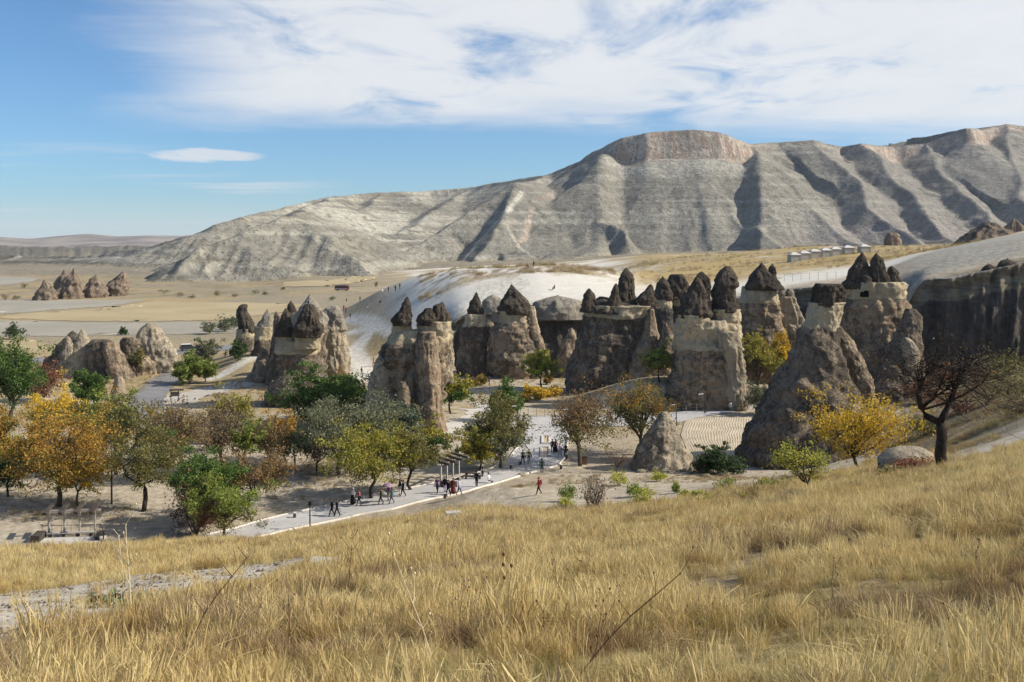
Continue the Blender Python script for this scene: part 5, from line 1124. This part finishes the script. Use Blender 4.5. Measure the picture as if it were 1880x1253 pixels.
# ---------------------------------------------------------------- people
def skin_body(kind):
    """one continuous figure, 1.72 m, facing -Y, grown from a skeleton; each vertex chain carries a clothing zone"""
    def P_(n, c, r_, par, zone): J.append((n, c, r_, par, zone))
    J = []
    sit = kind == 'sit'
    hz = .34 if sit else .93
    st = dict(walk=.15, walk2=-.14, stand=.03, sit=0)[kind]
    P_('pelvis', (0, 0, hz), (.155, .12), None, 2); P_('waist', (0, -.01, hz + .18), (.145, .11), 'pelvis', 1); P_('chest', (0, .0, hz + .38), (.17, .125), 'waist', 1)
    P_('upper', (0, .01, hz + .50), (.135, .095), 'chest', 1); P_('neck', (0, -.005, hz + .575), (.058, .058), 'upper', 0); P_('chin', (0, -.03, hz + .64), (.07, .075), 'neck', 0)
    P_('head', (0, -.02, hz + .73), (.082, .098), 'chin', 0); P_('crown', (0, -.01, hz + .80), (.05, .06), 'head', 0)
    for s_ in (-1, 1):
        k = s_ * st; nm = 'L' if s_ < 0 else 'R'
        if sit:
            leg = [((s_ * .10, -.08, .30), .095), ((s_ * .14, -.42, .44), .07), ((s_ * .13, -.40, .12), .055), ((s_ * .13, -.42, .05), .045), ((s_ * .14, -.55, .035), .04)]
        else:
            leg = [((s_ * .095, 0, .86), .098), ((s_ * .10, -k * .75 - .03, .50), .068), ((s_ * .095, -k * 1.25 + max(0, -k) * .3, .24 if k >= 0 else .27), .058), ((s_ * .095, -k * 1.6 + .01, .07 if k >= 0 else .10), .042), ((s_ * .105, -k * 1.6 - .13, .035 if k >= 0 else .045), .04)]
        par = 'pelvis'
        for i, (c, r_) in enumerate(leg): P_(nm + 'leg%d' % i, c, (r_, r_), par, 2 if i < 3 else 3); par = nm + 'leg%d' % i
        sw = -k
        arm = [((s_ * .185, .01, hz + .47), .062), ((s_ * .235, -sw * .5 + .04, hz + .22), .047), ((s_ * .235, -sw * 1.0 - .06, hz + .0), .036), ((s_ * .23, -sw * 1.15 - .09, hz - .06), .03), ((s_ * .225, -sw * 1.25 - .11, hz - .13), .022)]
        if sit: arm = [((s_ * .185, 0, hz + .47), .062), ((s_ * .24, -.12, hz + .27), .047), ((s_ * .16, -.34, hz + .18), .036), ((s_ * .12, -.40, hz + .17), .03), ((s_ * .10, -.46, hz + .15), .022)]
        par = 'upper'
        for i, (c, r_) in enumerate(arm): P_(nm + 'arm%d' % i, c, (r_, r_), par, 1 if i < 3 else 0); par = nm + 'arm%d' % i
    ix = {j[0]: i for i, j in enumerate(J)}
    me = bpy.data.meshes.new('sk'); me.from_pydata([j[1] for j in J], [(ix[j[3]], i) for i, j in enumerate(J) if j[3]], [])
    o = bpy.data.objects.new('sk', me); C.objects.link(o)
    o.modifiers.new('s', 'SKIN'); sv = me.skin_vertices[0].data
    for i, j in enumerate(J): sv[i].radius = j[2]; sv[i].use_root = (i == 0)
    ss = o.modifiers.new('u', 'SUBSURF'); ss.levels = ss.render_levels = 1
    dg = bpy.context.evaluated_depsgraph_get(); out = bpy.data.meshes.new_from_object(o.evaluated_get(dg))
    bpy.data.objects.remove(o)
    co = np.zeros(len(out.vertices) * 3); out.vertices.foreach_get('co', co); co = co.reshape(-1, 3)
    best = np.full(len(co), 1e9); zone = np.zeros(len(co), int)
    for j in J:
        if not j[3]: continue
        a = np.array(J[ix[j[3]]][1]); b_ = np.array(j[1]); t_ = np.clip(((co - a) @ (b_ - a)) / ((b_ - a) @ (b_ - a) + 1e-9), 0, 1)
        dd_ = np.linalg.norm(co - a - t_[:, None] * (b_ - a), axis=1) / max(j[2])
        m_ = dd_ < best; best = np.where(m_, dd_, best); zone = np.where(m_, j[4], zone)
    zone = np.where((zone == 2) & (co[:, 2] > hz + .02), 1, zone)
    for nme in ('s', 't', 'l', 'f'): out.materials.append(plain('skin', (.42, .25, .17), .6))
    mi = [int(np.bincount(zone[list(p_.vertices)]).argmax()) for p_ in out.polygons]
    out.polygons.foreach_set('material_index', mi); out.polygons.foreach_set('use_smooth', [True] * len(mi)); out.update()
    return out, hz
BODY = {k_: skin_body(k_) for k_ in ('walk', 'walk2', 'stand', 'sit')}
CLO = dict(black=(.016, .016, .018), navy=(.02, .025, .05), grey=(.16, .16, .16), white=(.72, .71, .69), red=(.36, .03, .035), wine=(.14, .03, .03), pink=(.45, .14, .17), lav=(.50, .44, .60), teal=(.06, .17, .16),
           green=(.05, .075, .05), tan=(.34, .26, .17), purple=(.13, .07, .14), blue=(.06, .11, .25), denim=(.07, .09, .14), brown=(.10, .06, .04), orange=(.5, .16, .05))
cm = lambda k_: plain('cloth_' + k_, CLO[k_], .85, .15, .12, 12)
def hair_mesh(hz, long):
    m_ = MB(); m_.ball((0, .012, hz + .755), .112, 12, 8, (.86, 1.0, 1.02)); v = []
    for x, y, z in m_.v:
        if y < -.045 and z < hz + .775: y = -.045 + (y + .045) * .2; z = max(z, hz + .76)
        if long and y > -.01 and z < hz + .74: z = hz + .74 - (hz + .74 - z) * 3.2; y += .02
        v.append((x, y, z))
    m_.v = v; return m_
_p = [0]
def person(label, px, yb, kind, top, legs, hair='brown', long=False, rz=0.0, pack=None, skirt=None, scale=1.0, bag=None, g=None):
    g = g or ground(px, yb); me, hz = BODY[kind]
    o = bpy.data.objects.new('person', me); C.objects.link(o); o.location = (g.x, g.y, tz(g.x, g.y) + .06); o.rotation_euler = (0, 0, rz); o.scale = (scale * 1.12, scale * 1.12, scale)
    tag(o, label, 'person', 'visitors walking in the valley')
    for i, m_ in enumerate((plain('skin', (.42, .25, .17), .6), cm(top), cm(legs), cm('black'))):
        o.material_slots[i].link = 'OBJECT'; o.material_slots[i].material = m_
    hair_mesh(hz, long).build('hair', cm({'brown': 'brown', 'black': 'black', 'grey': 'white', 'red': 'red', 'blond': 'tan'}[hair]), o, smooth=True)
    MB().ball((0, -.122, hz + .70), .018, 6, 4, (.8, 1.2, 1.4)).build('nose', plain('skin', (.42, .25, .17)), o, smooth=True)
    if pack: MB().box((0, .19, hz + .33), (.30, .17, .42), 0, 0, 0, .85).build('backpack', cm(pack), o)
    if bag: MB().box((.29, .0, hz + .02), (.10, .28, .26)).build('shoulder_bag', cm(bag), o)
    if skirt:
        m_ = MB(); m_.tube([(0, 0, hz + .12), (0, 0, hz - .1), (0, .02, hz - .5), (0, .02, hz - .78)], [.16, .2, .26, .30], 12); m_.build('skirt', cm(skirt), o, smooth=True)
    return o
L_, RR, T_, A_ = R(-75), R(80), R(0), R(180)       # turned towards west, east, towards or away from the eye
person('person in black striding along beside the boxy lantern post', 609, 949, 'walk', 'black', 'black', rz=L_)
person('person in a dark coat walking close beside the striding one in black', 619, 950, 'walk2', 'navy', 'black', rz=R(-60))
person('person in a white blouse and black skirt on the walkway', 648, 928, 'stand', 'white', 'black', 'grey', rz=R(-40), skirt='black')
person('person in a pink top and dark trousers walking with a handbag', 659, 930, 'walk', 'pink', 'black', rz=L_, bag='black', long=True)
person('person in a tan jacket walking ahead of the parasol holder', 699, 928, 'walk', 'green', 'black', rz=L_, pack='tan')
o_par = person('person holding up a mauve parasol on the walkway', 713, 921, 'stand', 'purple', 'tan', rz=R(-50))
person('person in a teal jacket and jeans next to the mauve parasol', 719, 927, 'walk', 'teal', 'denim', rz=L_, long=True)
person('person in pale shorts with a white bag behind the parasol holder', 734, 911, 'stand', 'black', 'white', rz=R(-60), bag='white')
person('person in black with a pale backpack behind the parasol holder', 740, 913, 'walk2', 'black', 'black', rz=L_, pack='white')
person('person in a purple shirt and black trousers beside the olive tree', 803, 907, 'walk', 'purple', 'black', 'black', rz=R(-20))
person('person in a dark top and pale trousers at the rear of the crowd', 817, 906, 'stand', 'black', 'lav', rz=R(-30))
person('person in all black walking in the middle of the crowd', 823, 913, 'walk2', 'black', 'black', 'black', rz=R(-30))
person('person in a long wine red dress in the crowd by the pergola', 832, 909, 'stand', 'wine', 'wine', 'black', rz=R(-20), skirt='wine', long=True)
person('person in a loose lavender shirt beside the wine red dress', 843, 911, 'walk', 'lav', 'denim', rz=RR)
person('lone person in black standing with folded arms at the walkway edge', 875, 895, 'stand', 'black', 'black', 'black', rz=R(150))
person('person in a white top crouching behind the grassy bank', 897, 888, 'sit', 'white', 'black', 'black', rz=R(60))
person('person in black with a dangling bag at the walkway kerb', 960, 853, 'walk', 'black', 'black', rz=R(10), bag='black')
person('person in a dark jacket walking beside the kerb with an open coat', 971, 852, 'walk2', 'navy', 'denim', rz=R(0), bag='black')
person('person in dark green walking alone in the middle of the walkway', 995, 870, 'walk', 'green', 'black', 'black', rz=R(175), pack='green')
person('person in a dark coat standing by the planting bed', 1014, 832, 'stand', 'navy', 'black', 'black', rz=R(20))
person('person in a red jacket and black skirt by the planting bed', 1020, 832, 'stand', 'red', 'black', rz=R(-20), skirt='black')
person('person in a lavender top with a dark bag beside the layered tree', 1028, 840, 'walk', 'lav', 'grey', rz=R(20), bag='black')
person('person in black with white sleeves at the kerb under the layered tree', 1038, 841, 'stand', 'black', 'black', 'grey', rz=R(20), bag='black')
person('person in a red hooded jacket with a backpack striding over the sand', 989, 910, 'walk', 'red', 'black', 'red', rz=R(-80), pack='brown')
person('person in a bright red jacket walking along the upper walkway', 1116, 774, 'walk', 'red', 'navy', rz=R(170))
person('person in blue close behind the bright red jacket walker', 1120, 773, 'walk2', 'blue', 'navy', rz=R(170))
person('person in a dark coat in the clearing before the round bellied chimney', 898, 709, 'stand', 'black', 'wine', rz=R(90))
person('person in black walking on the path beside the short grey cone', 664, 690, 'walk', 'black', 'black', rz=R(120))
person('person in an orange-red coat behind the short grey cone', 686, 673, 'walk2', 'orange', 'red', rz=R(-60))
person('person in pale clothes beside the fence near the taller lamp', 1341, 758, 'stand', 'white', 'tan', rz=R(0))
sl = [(631, 571, 'red', 'wine', 'person in red walking with a partner down the white slope'), (635, 575, 'wine', 'black', 'person in dark red beside the one in red on the white slope'), (643, 587, 'navy', 'grey', 'person in dark blue nearest the foot of the white slope'),
      (636, 555, 'wine', 'black', 'person in brownish clothes at the far rim of the white slope'), (661, 555, 'black', 'black', 'person in black at the crest of the white slope'), (675, 568, 'orange', 'white', 'person with a white and red outfit crossing the white slope'),
      (698, 563, 'black', 'tan', 'person in dark top and tan trousers crossing the white slope'), (702, 541, 'white', 'tan', 'person in white behind the slope crest near the scrub'), (713, 537, 'black', 'wine', 'person in black and red beside the scrubby knoll'),
      (726, 535, 'brown', 'black', 'person in brown beside the scrubby knoll'), (734, 532, 'navy', 'black', 'person in navy raising up beside the scrubby knoll'), (980, 492, 'black', 'grey', 'person standing on the very top of the white knoll')]
for i, (x, y, a, b_, lab) in enumerate(sl): person(lab, x, y, ('walk', 'walk2', 'stand')[i % 3], a, b_, rz=R(60 * i))
person('person sitting on the top of the white knoll', 968, 493, 'sit', 'wine', 'black', rz=R(40))
person('person in black sitting on the smooth white tuff below the knoll', 1018, 533, 'sit', 'black', 'black', rz=R(-60))
# parasol: held, so a thing of its own
pl = o_par.location; r = thing('parasol', 'mauve parasol held open over a walker', 'parasol', (pl.x - .05, pl.y - .2, pl.z + .85))
MB().tube([(0, 0, 0), (0, 0, 1.15)], .012, 6).build('shaft', M_GREYM, r)
m_ = MB(); rings = [(.05, 1.12), (.28, 1.06), (.46, .94), (.56, .80)]
for rr_, zz in rings:
    for j in range(16): m_.v.append((rr_ * math.cos(j * math.pi / 8), rr_ * math.sin(j * math.pi / 8), zz - (.03 if j % 2 else 0)))
for i in range(3):
    for j in range(16): m_.f.append((i * 16 + j, i * 16 + (j + 1) % 16, (i + 1) * 16 + (j + 1) % 16, (i + 1) * 16 + j))
m_.build('canopy', plain('parasol_cloth', (.30, .19, .27), .8), r)

# ---------------------------------------------------------------- air
hm_ = bpy.data.meshes.new('haze'); bmh = bmesh.new(); bmesh.ops.create_cube(bmh, size=1.0); bmh.to_mesh(hm_); bmh.free()
hz_o = bpy.data.objects.new('haze', hm_); C.objects.link(hz_o); hz_o.scale = (13600, 6500, 330); hz_o.location = (0, 2700, 158); tag(hz_o, 'thin pale haze in the valley air', 'haze', kind='stuff')
m_hz = bpy.data.materials.new('haze'); m_hz.use_nodes = True; m_hz.node_tree.nodes.clear()
pv = m_hz.node_tree.nodes.new('ShaderNodeVolumePrincipled'); pv.inputs['Color'].default_value = (.84, .91, 1, 1); pv.inputs['Density'].default_value = .000055; pv.inputs['Anisotropy'].default_value = .3
mo = m_hz.node_tree.nodes.new('ShaderNodeOutputMaterial'); m_hz.node_tree.links.new(pv.outputs[0], mo.inputs['Volume']); hm_.materials.append(m_hz)
# ---------------------------------------------------------------- dry grass
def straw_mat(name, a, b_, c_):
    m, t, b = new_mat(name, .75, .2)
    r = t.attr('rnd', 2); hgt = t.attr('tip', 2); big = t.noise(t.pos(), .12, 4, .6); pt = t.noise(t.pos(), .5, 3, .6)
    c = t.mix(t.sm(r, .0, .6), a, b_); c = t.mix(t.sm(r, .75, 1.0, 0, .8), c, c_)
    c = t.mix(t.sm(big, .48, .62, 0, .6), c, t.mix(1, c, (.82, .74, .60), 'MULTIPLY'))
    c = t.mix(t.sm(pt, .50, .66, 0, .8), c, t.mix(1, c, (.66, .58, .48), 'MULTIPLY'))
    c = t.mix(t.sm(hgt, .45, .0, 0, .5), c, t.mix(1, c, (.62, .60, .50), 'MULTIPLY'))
    t.l.new(c, b.inputs['Base Color'])
    tr = t.n.new('ShaderNodeBsdfTranslucent'); t.l.new(c, tr.inputs[0]); mx = t.n.new('ShaderNodeMixShader'); mx.inputs[0].default_value = .28
    t.l.new(b.outputs[0], mx.inputs[1]); t.l.new(tr.outputs[0], mx.inputs[2]); t.l.new(mx.outputs[0], m.node_tree.nodes['Material Output'].inputs[0]); return m
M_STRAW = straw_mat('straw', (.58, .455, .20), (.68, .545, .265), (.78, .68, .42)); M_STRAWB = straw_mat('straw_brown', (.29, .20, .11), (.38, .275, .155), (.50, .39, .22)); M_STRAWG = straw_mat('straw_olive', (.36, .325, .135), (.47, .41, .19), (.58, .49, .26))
def tuft(n, h0, h1, rad, rng, lean=.35, w=.0036, heads=.2, flat=0.0):
    V = []; Fc = []; rn = []; tp = []
    for i in range(n):
        a = rng.uniform(0, 6.28); rr_ = rad * math.sqrt(rng.uniform()); bx, by = rr_ * math.cos(a), rr_ * math.sin(a)
        h = rng.uniform(h0, h1); la = rng.normal(0, .9) + .3; ln = abs(rng.normal(lean, lean * .6)) * h + flat * h
        dx_, dy_ = math.cos(la) * ln, math.sin(la) * ln; ang = rng.uniform(0, 3.14); wx_, wy_ = math.cos(ang) * w, math.sin(ang) * w
        n0 = len(V); rv = rng.uniform(); hd = rng.uniform() < heads
        for k_, t_ in enumerate((0, .38, .74, 1.0)):
            ww = (1, .85, 1.9 if hd else .6, .5 if hd else .12)[k_]
            cx, cy, cz_ = bx + dx_ * t_ ** 1.8, by + dy_ * t_ ** 1.8, h * t_ * (1 - .25 * t_ * min(1, ln / h)) * (1 - flat * t_ * .6) - (.06 if k_ == 0 else 0)
            V += [(cx - wx_ * ww, cy - wy_ * ww, cz_), (cx + wx_ * ww, cy + wy_ * ww, cz_)]; tp += [t_, t_]
        for k_ in range(3): q_ = n0 + 2 * k_; Fc.append((q_, q_ + 1, q_ + 3, q_ + 2)); rn.append(rv)
    me = fast_mesh('grass_tuft', np.array(V), np.array(Fc)); vattr(me, 'rnd', np.array(rn), 'FACE'); vattr(me, 'tip', np.array(tp)); return me
rng = np.random.default_rng(4)
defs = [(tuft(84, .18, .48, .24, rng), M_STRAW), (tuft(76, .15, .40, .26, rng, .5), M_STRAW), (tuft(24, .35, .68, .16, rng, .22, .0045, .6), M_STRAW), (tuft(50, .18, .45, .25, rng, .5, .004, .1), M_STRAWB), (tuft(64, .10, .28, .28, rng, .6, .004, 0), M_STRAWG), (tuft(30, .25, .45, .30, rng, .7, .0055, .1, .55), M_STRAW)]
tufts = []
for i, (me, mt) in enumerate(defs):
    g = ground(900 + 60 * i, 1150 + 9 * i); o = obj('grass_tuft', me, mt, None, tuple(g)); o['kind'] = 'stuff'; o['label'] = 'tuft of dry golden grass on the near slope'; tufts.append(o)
pts = []; N0 = [(5, 12, 30), (12, 20, 30), (20, 40, 19), (40, 70, 11), (70, 122, 6.5)]
for a, b_, den_ in N0:
    A = (b_ - a) * ((a + b_) * .62 + 12); n = int(A * den_); y = rng.uniform(a, b_, n); x = rng.uniform(-1, 1, n) * (y * .62 + 6); pts.append(np.stack([x, y], -1))
P = np.concatenate(pts); x, y = P[:, 0], P[:, 1]; pxx = CX + F * x / np.maximum(y, 30)
hm = sstep(hillz(x, y) - table(pxx, y), -.1, .25)
keep = rng.uniform(size=len(P)) < hm * (1 - .97 * track_mask(x, y)) * (.18 + .82 * sstep(fbm(x / 2.2, y / 2.2, 0, 4, 401), -.38, .02))
P = P[keep]
# thin dry grass elsewhere in the valley
def patch(x0, x1, y0, y1, n, s_): 
    q_ = np.stack([rng.uniform(x0, x1, n), rng.uniform(y0, y1, n)], -1); out = []
    for a, b_ in q_:
        u = (a - CX) / F; d = 28 * F / (b_ - HY); out.append((u * d, d))
    return np.array(out)
extra = np.concatenate([patch(800, 960, 882, 930, 1500, 1), patch(900, 960, 895, 925, 500, 1), patch(0, 560, 860, 960, 900, 1), patch(560, 900, 840, 900, 900, 1), patch(390, 520, 700, 735, 900, 1), patch(60, 330, 690, 730, 900, 1), patch(850, 1040, 690, 745, 900, 1), patch(1270, 1400, 745, 760, 200, 1), patch(960, 1500, 880, 930, 900, 1)])
kx = rng.uniform(770, 1130, 2600); kd = rng.uniform(252, 300, 2600); kn = np.stack([(kx - CX) / F * kd, kd], -1); kn = kn[fbm(kn[:, 0] / 8, kn[:, 1] / 8, 0, 3, 405) > .0]; mx_ = rng.uniform(1140, 1800, 2600); md_ = rng.uniform(240, 420, 2600); mn = np.stack([(mx_ - CX) / F * md_, md_], -1); mn = mn[fbm(mn[:, 0] / 14, mn[:, 1] / 14, 0, 3, 406) > .05]
sx_ = rng.uniform(1590, 1960, 5200); sy_ = rng.uniform(74, 185, 5200); sn_ = np.stack([(sx_ - CX) / F * sy_, sy_], -1); sn_ = sn_[(fbm(sn_[:, 0] / 6, sn_[:, 1] / 6, 0, 3, 407) > -.2) & (track_mask(sn_[:, 0], sn_[:, 1]) < .3)]
n_scr = len(sn_); extra = np.concatenate([extra, kn, mn])
ex_n = fbm(extra[:, 0] / 6, extra[:, 1] / 6, 0, 3, 402); wd = near_poly(extra[:, 0], extra[:, 1], [Vector((p[0], p[1], 0)) for p in WV[::6, 7]])
extra = extra[((ex_n > -.12) & (wd > 6.5)) | (extra[:, 1] > 230)]
extra = np.concatenate([extra, sn_])
n_main = len(P); P = np.concatenate([P, extra]); x, y = P[:, 0], P[:, 1]; z = terrain(x, y)
nz = fbm(x / 7, y / 7, 0, 3, 403); nz2 = fbm(x / 2.5, y / 2.5, 0, 2, 404)
u = rng.uniform(size=len(P)); idx = np.select([u < .34, u < .60, u < .72, u < .80, u < .92], [0, 1, 2, 3, 4], 5)
idx = np.where((nz > .22) & (rng.uniform(size=len(P)) < .55), 3, idx); idx = np.where((nz < -.28) & (rng.uniform(size=len(P)) < .5), 4, idx)
dkp = [(ground(600, 1205), 2.4, 1.2), (ground(1150, 1200), 1.5, .8), (ground(720, 1080), 2.5, 1.5), (ground(1780, 1090), 3, 2)]
for q0, ra, rb in dkp: idx = np.where((((x - q0.x) / ra) ** 2 + ((y - q0.y) / rb) ** 2 < 1 + nz2) & (rng.uniform(size=len(P)) < .8), 3, idx)
idx = np.where(np.arange(len(P)) >= n_main, np.where(rng.uniform(size=len(P)) < .5, 4, 3), idx)
sc_ = rng.uniform(.6, 1.3, len(P)) * (1 + .5 * nz2 + .25 * nz) * (1 + .35 * sstep(y, 30, 90)); sc_ = np.where(np.arange(len(P)) >= n_main, sc_ * np.where(y > 230, 1.7, .75), sc_)
me = bpy.data.meshes.new('dry_grass'); me.vertices.add(len(P)); me.vertices.foreach_set('co', np.stack([x, y, z], -1).astype(np.float32).ravel())
vattr(me, 'scl', sc_); vattr(me, 'yaw', rng.uniform(0, 6.28, len(P)))
at_ = me.attributes.new('pick', 'INT', 'POINT'); at_.data.foreach_set('value', idx.astype(np.int32))
go = obj('dry_grass', me); tag(go, 'golden dry grass covering the near hillside', 'grass', kind='stuff')
ng = bpy.data.node_groups.new('scatter', 'GeometryNodeTree'); ng.interface.new_socket('Geometry', in_out='INPUT', socket_type='NodeSocketGeometry'); ng.interface.new_socket('Geometry', in_out='OUTPUT', socket_type='NodeSocketGeometry')
N = ng.nodes; Lk = ng.links; gi = N.new('NodeGroupInput'); goo = N.new('NodeGroupOutput'); iop = N.new('GeometryNodeInstanceOnPoints'); g2i = N.new('GeometryNodeGeometryToInstance')
for o in reversed(tufts):
    oi = N.new('GeometryNodeObjectInfo'); oi.inputs[0].default_value = o; oi.transform_space = 'ORIGINAL'; Lk.new(oi.outputs['Geometry'], g2i.inputs[0])
def na(nm, ty):
    n = N.new('GeometryNodeInputNamedAttribute'); n.data_type = ty; n.inputs[0].default_value = nm; return n.outputs[0]
Lk.new(gi.outputs[0], iop.inputs['Points']); Lk.new(g2i.outputs[0], iop.inputs['Instance']); iop.inputs['Pick Instance'].default_value = True
Lk.new(na('pick', 'INT'), iop.inputs['Instance Index'])
cx_ = N.new('ShaderNodeCombineXYZ'); Lk.new(na('yaw', 'FLOAT'), cx_.inputs[2]); Lk.new(cx_.outputs[0], iop.inputs['Rotation'])
Lk.new(na('scl', 'FLOAT'), iop.inputs['Scale']); Lk.new(iop.outputs[0], goo.inputs[0])
md = go.modifiers.new('scatter', 'NODES'); md.node_group = ng
# tall dry weeds standing above the grass
M_STALK = surf_mat('dry_stalk', (.34, .24, .13), (.46, .34, .19), 5, .9, 20, .2); M_STALKD = surf_mat('dead_stalk', (.13, .075, .045), (.19, .11, .065), 5, .9, 20, .2); M_STALKP = surf_mat('pale_stalk', (.66, .56, .38), (.74, .64, .45), 5, .9, 20, .2)
def weed(label, px, yb, h, mt, lean=0.0, nb=5, head=.022, grp=None, rad=.011):
    g = ground(px, yb); _ts[0] += 1; q_ = np.random.default_rng(_ts[0])
    r = thing('dry_weed', label, 'weed', (g.x, g.y, g.z), 0, grp)
    st = [(lean * h * t_ ** 1.3 + q_.normal() * .012, q_.normal() * .012, h * t_ - .05) for t_ in np.linspace(0, 1, 6)]
    MB().tube(st, [rad * (1 - .6 * t_) for t_ in np.linspace(0, 1, 6)], 5).build('stem', mt, r)
    ends = [st[-1]]
    br = MB()
    for k_ in range(nb):
        s_ = st[2 + k_ % 4]; a = q_.uniform(0, 6.28); L = h * q_.uniform(.12, .3); e = (s_[0] + math.cos(a) * L * .6, s_[1] + math.sin(a) * L * .6, s_[2] + L * .8); ends.append(e); br.tube([s_, ((s_[0] + e[0]) / 2 + .01, (s_[1] + e[1]) / 2, (s_[2] + e[2]) / 2 - .02), e], [rad * .5, rad * .45, rad * .3], 4)
    if nb: br.build('side_stems', mt, r)
    for e in ends[:5]:
        MB().ball(e, head * .62, 7, 5, (1, 1, 1.2)).build('seed_head', mt, r, smooth=True)
GW = 'dry weeds above the grass'
weed('tall pale forked weed stalk on the edge of the bare track', 240, 1150, 2.1, M_STALKP, -.04, 6, .03, GW, .018)
weed('second pale straight weed stalk next to the forked one by the track', 226, 1068, 1.7, M_STALKP, -.08, 4, .03, GW, .016)
weed('dark bent weed branch slanting over the grass by the bare track', 345, 1190, 1.5, M_STALKD, .62, 6, .02, GW, .014)
weed('pale bent reed leaning out from the green rosette', 268, 1120, 1.2, M_STALKP, .8, 3, .02, GW, .012)
weed('dark umbel-topped weed standing alone in mid grass', 937, 1130, .95, M_STALKD, .02, 5, .05, GW, .010)
weed('pale thin stalk with knots in front of the grassy bank', 908, 978, 2.3, M_STALKP, .01, 4, .04, GW, .022)
weed('long brown stalk lying aslant near the dark weed patch', 1060, 1245, 1.3, M_STALKD, .95, 5, .02, GW, .012)
weed('reddish dead weed clump stem above the flat stone slab', 640, 1100, 1.4, M_STALKD, .05, 8, .02, GW, .012)
weed('pale stalk bowed over with seed knots near the dark weed patch', 800, 1235, 1.5, M_STALKP, -.35, 5, .025, GW, .010)
q_ = np.random.default_rng(12)
for i in range(46):
    y = q_.uniform(985, 1245); weed('thin dry weed with round seed heads rising from the golden grass', q_.uniform(380, 1870), y, q_.uniform(.6, 1.0), M_STALK if i % 3 else M_STALKD, q_.normal(0, .12), int(q_.integers(2, 6)), .024, 'seed-head weeds', .007)
# green rosette beside the track
g = ground(224, 1113); r = thing('rosette_plant', 'low green broad-leaved rosette beside the bare track', 'plant', (g.x, g.y, g.z))
M_ROS = plain('rosette_leaf', (.12, .15, .075), .7, .2, .3, 3)
lv = np.array([(0, -.02, .02), (.16, -.11, .10), (.34, -.12, .16), (.55, 0, .10), (.34, .12, .16), (.16, .11, .10), (.3, 0, .11)])
lm = fast_mesh('leaf', lv, [np.array([(0, 1, 6), (1, 2, 6), (2, 3, 6), (3, 4, 6), (4, 5, 6), (5, 0, 6)])]); lm.materials.append(M_ROS)
for i in range(44):
    o = bpy.data.objects.new('leaf', lm); C.objects.link(o); o.parent = r; a = q_.uniform(0, 6.28); o.location = (q_.normal(0, .38), q_.normal(0, .26), .03); o.rotation_euler = (q_.normal(0, .2), -q_.uniform(0, .7), a); s_ = q_.uniform(.4, .75); o.scale = (s_,) * 3
# pebbles on the bare track
rp = np.random.default_rng(31); V = []; Fq = []
base_v = np.array([(1, 0, 0), (0, 1, 0), (-1, 0, 0), (0, -1, 0), (0, 0, .7), (0, 0, -.5)]); bf = np.array([(0, 1, 4), (1, 2, 4), (2, 3, 4), (3, 0, 4), (1, 0, 5), (2, 1, 5), (3, 2, 5), (0, 3, 5)])
cand = np.stack([rp.uniform(-22, 6, 9000), rp.uniform(12, 46, 9000)], -1); cand = cand[track_mask(cand[:, 0], cand[:, 1]) > .5][:2600]
zc = terrain(cand[:, 0], cand[:, 1])
for (a, b_), c_ in zip(cand, zc):
    s_ = rp.gamma(2, .018) + .012; Fq.append(bf + len(V) * 6); V.append(base_v * s_ * rp.uniform(.6, 1.3, (6, 1)) + (a, b_, c_ + s_ * .1))
o = obj('pebbles', fast_mesh('pebbles', np.concatenate(V), np.concatenate(Fq), False), M_PALE); tag(o, 'loose pebbles scattered over the bare track', 'gravel', kind='stuff')
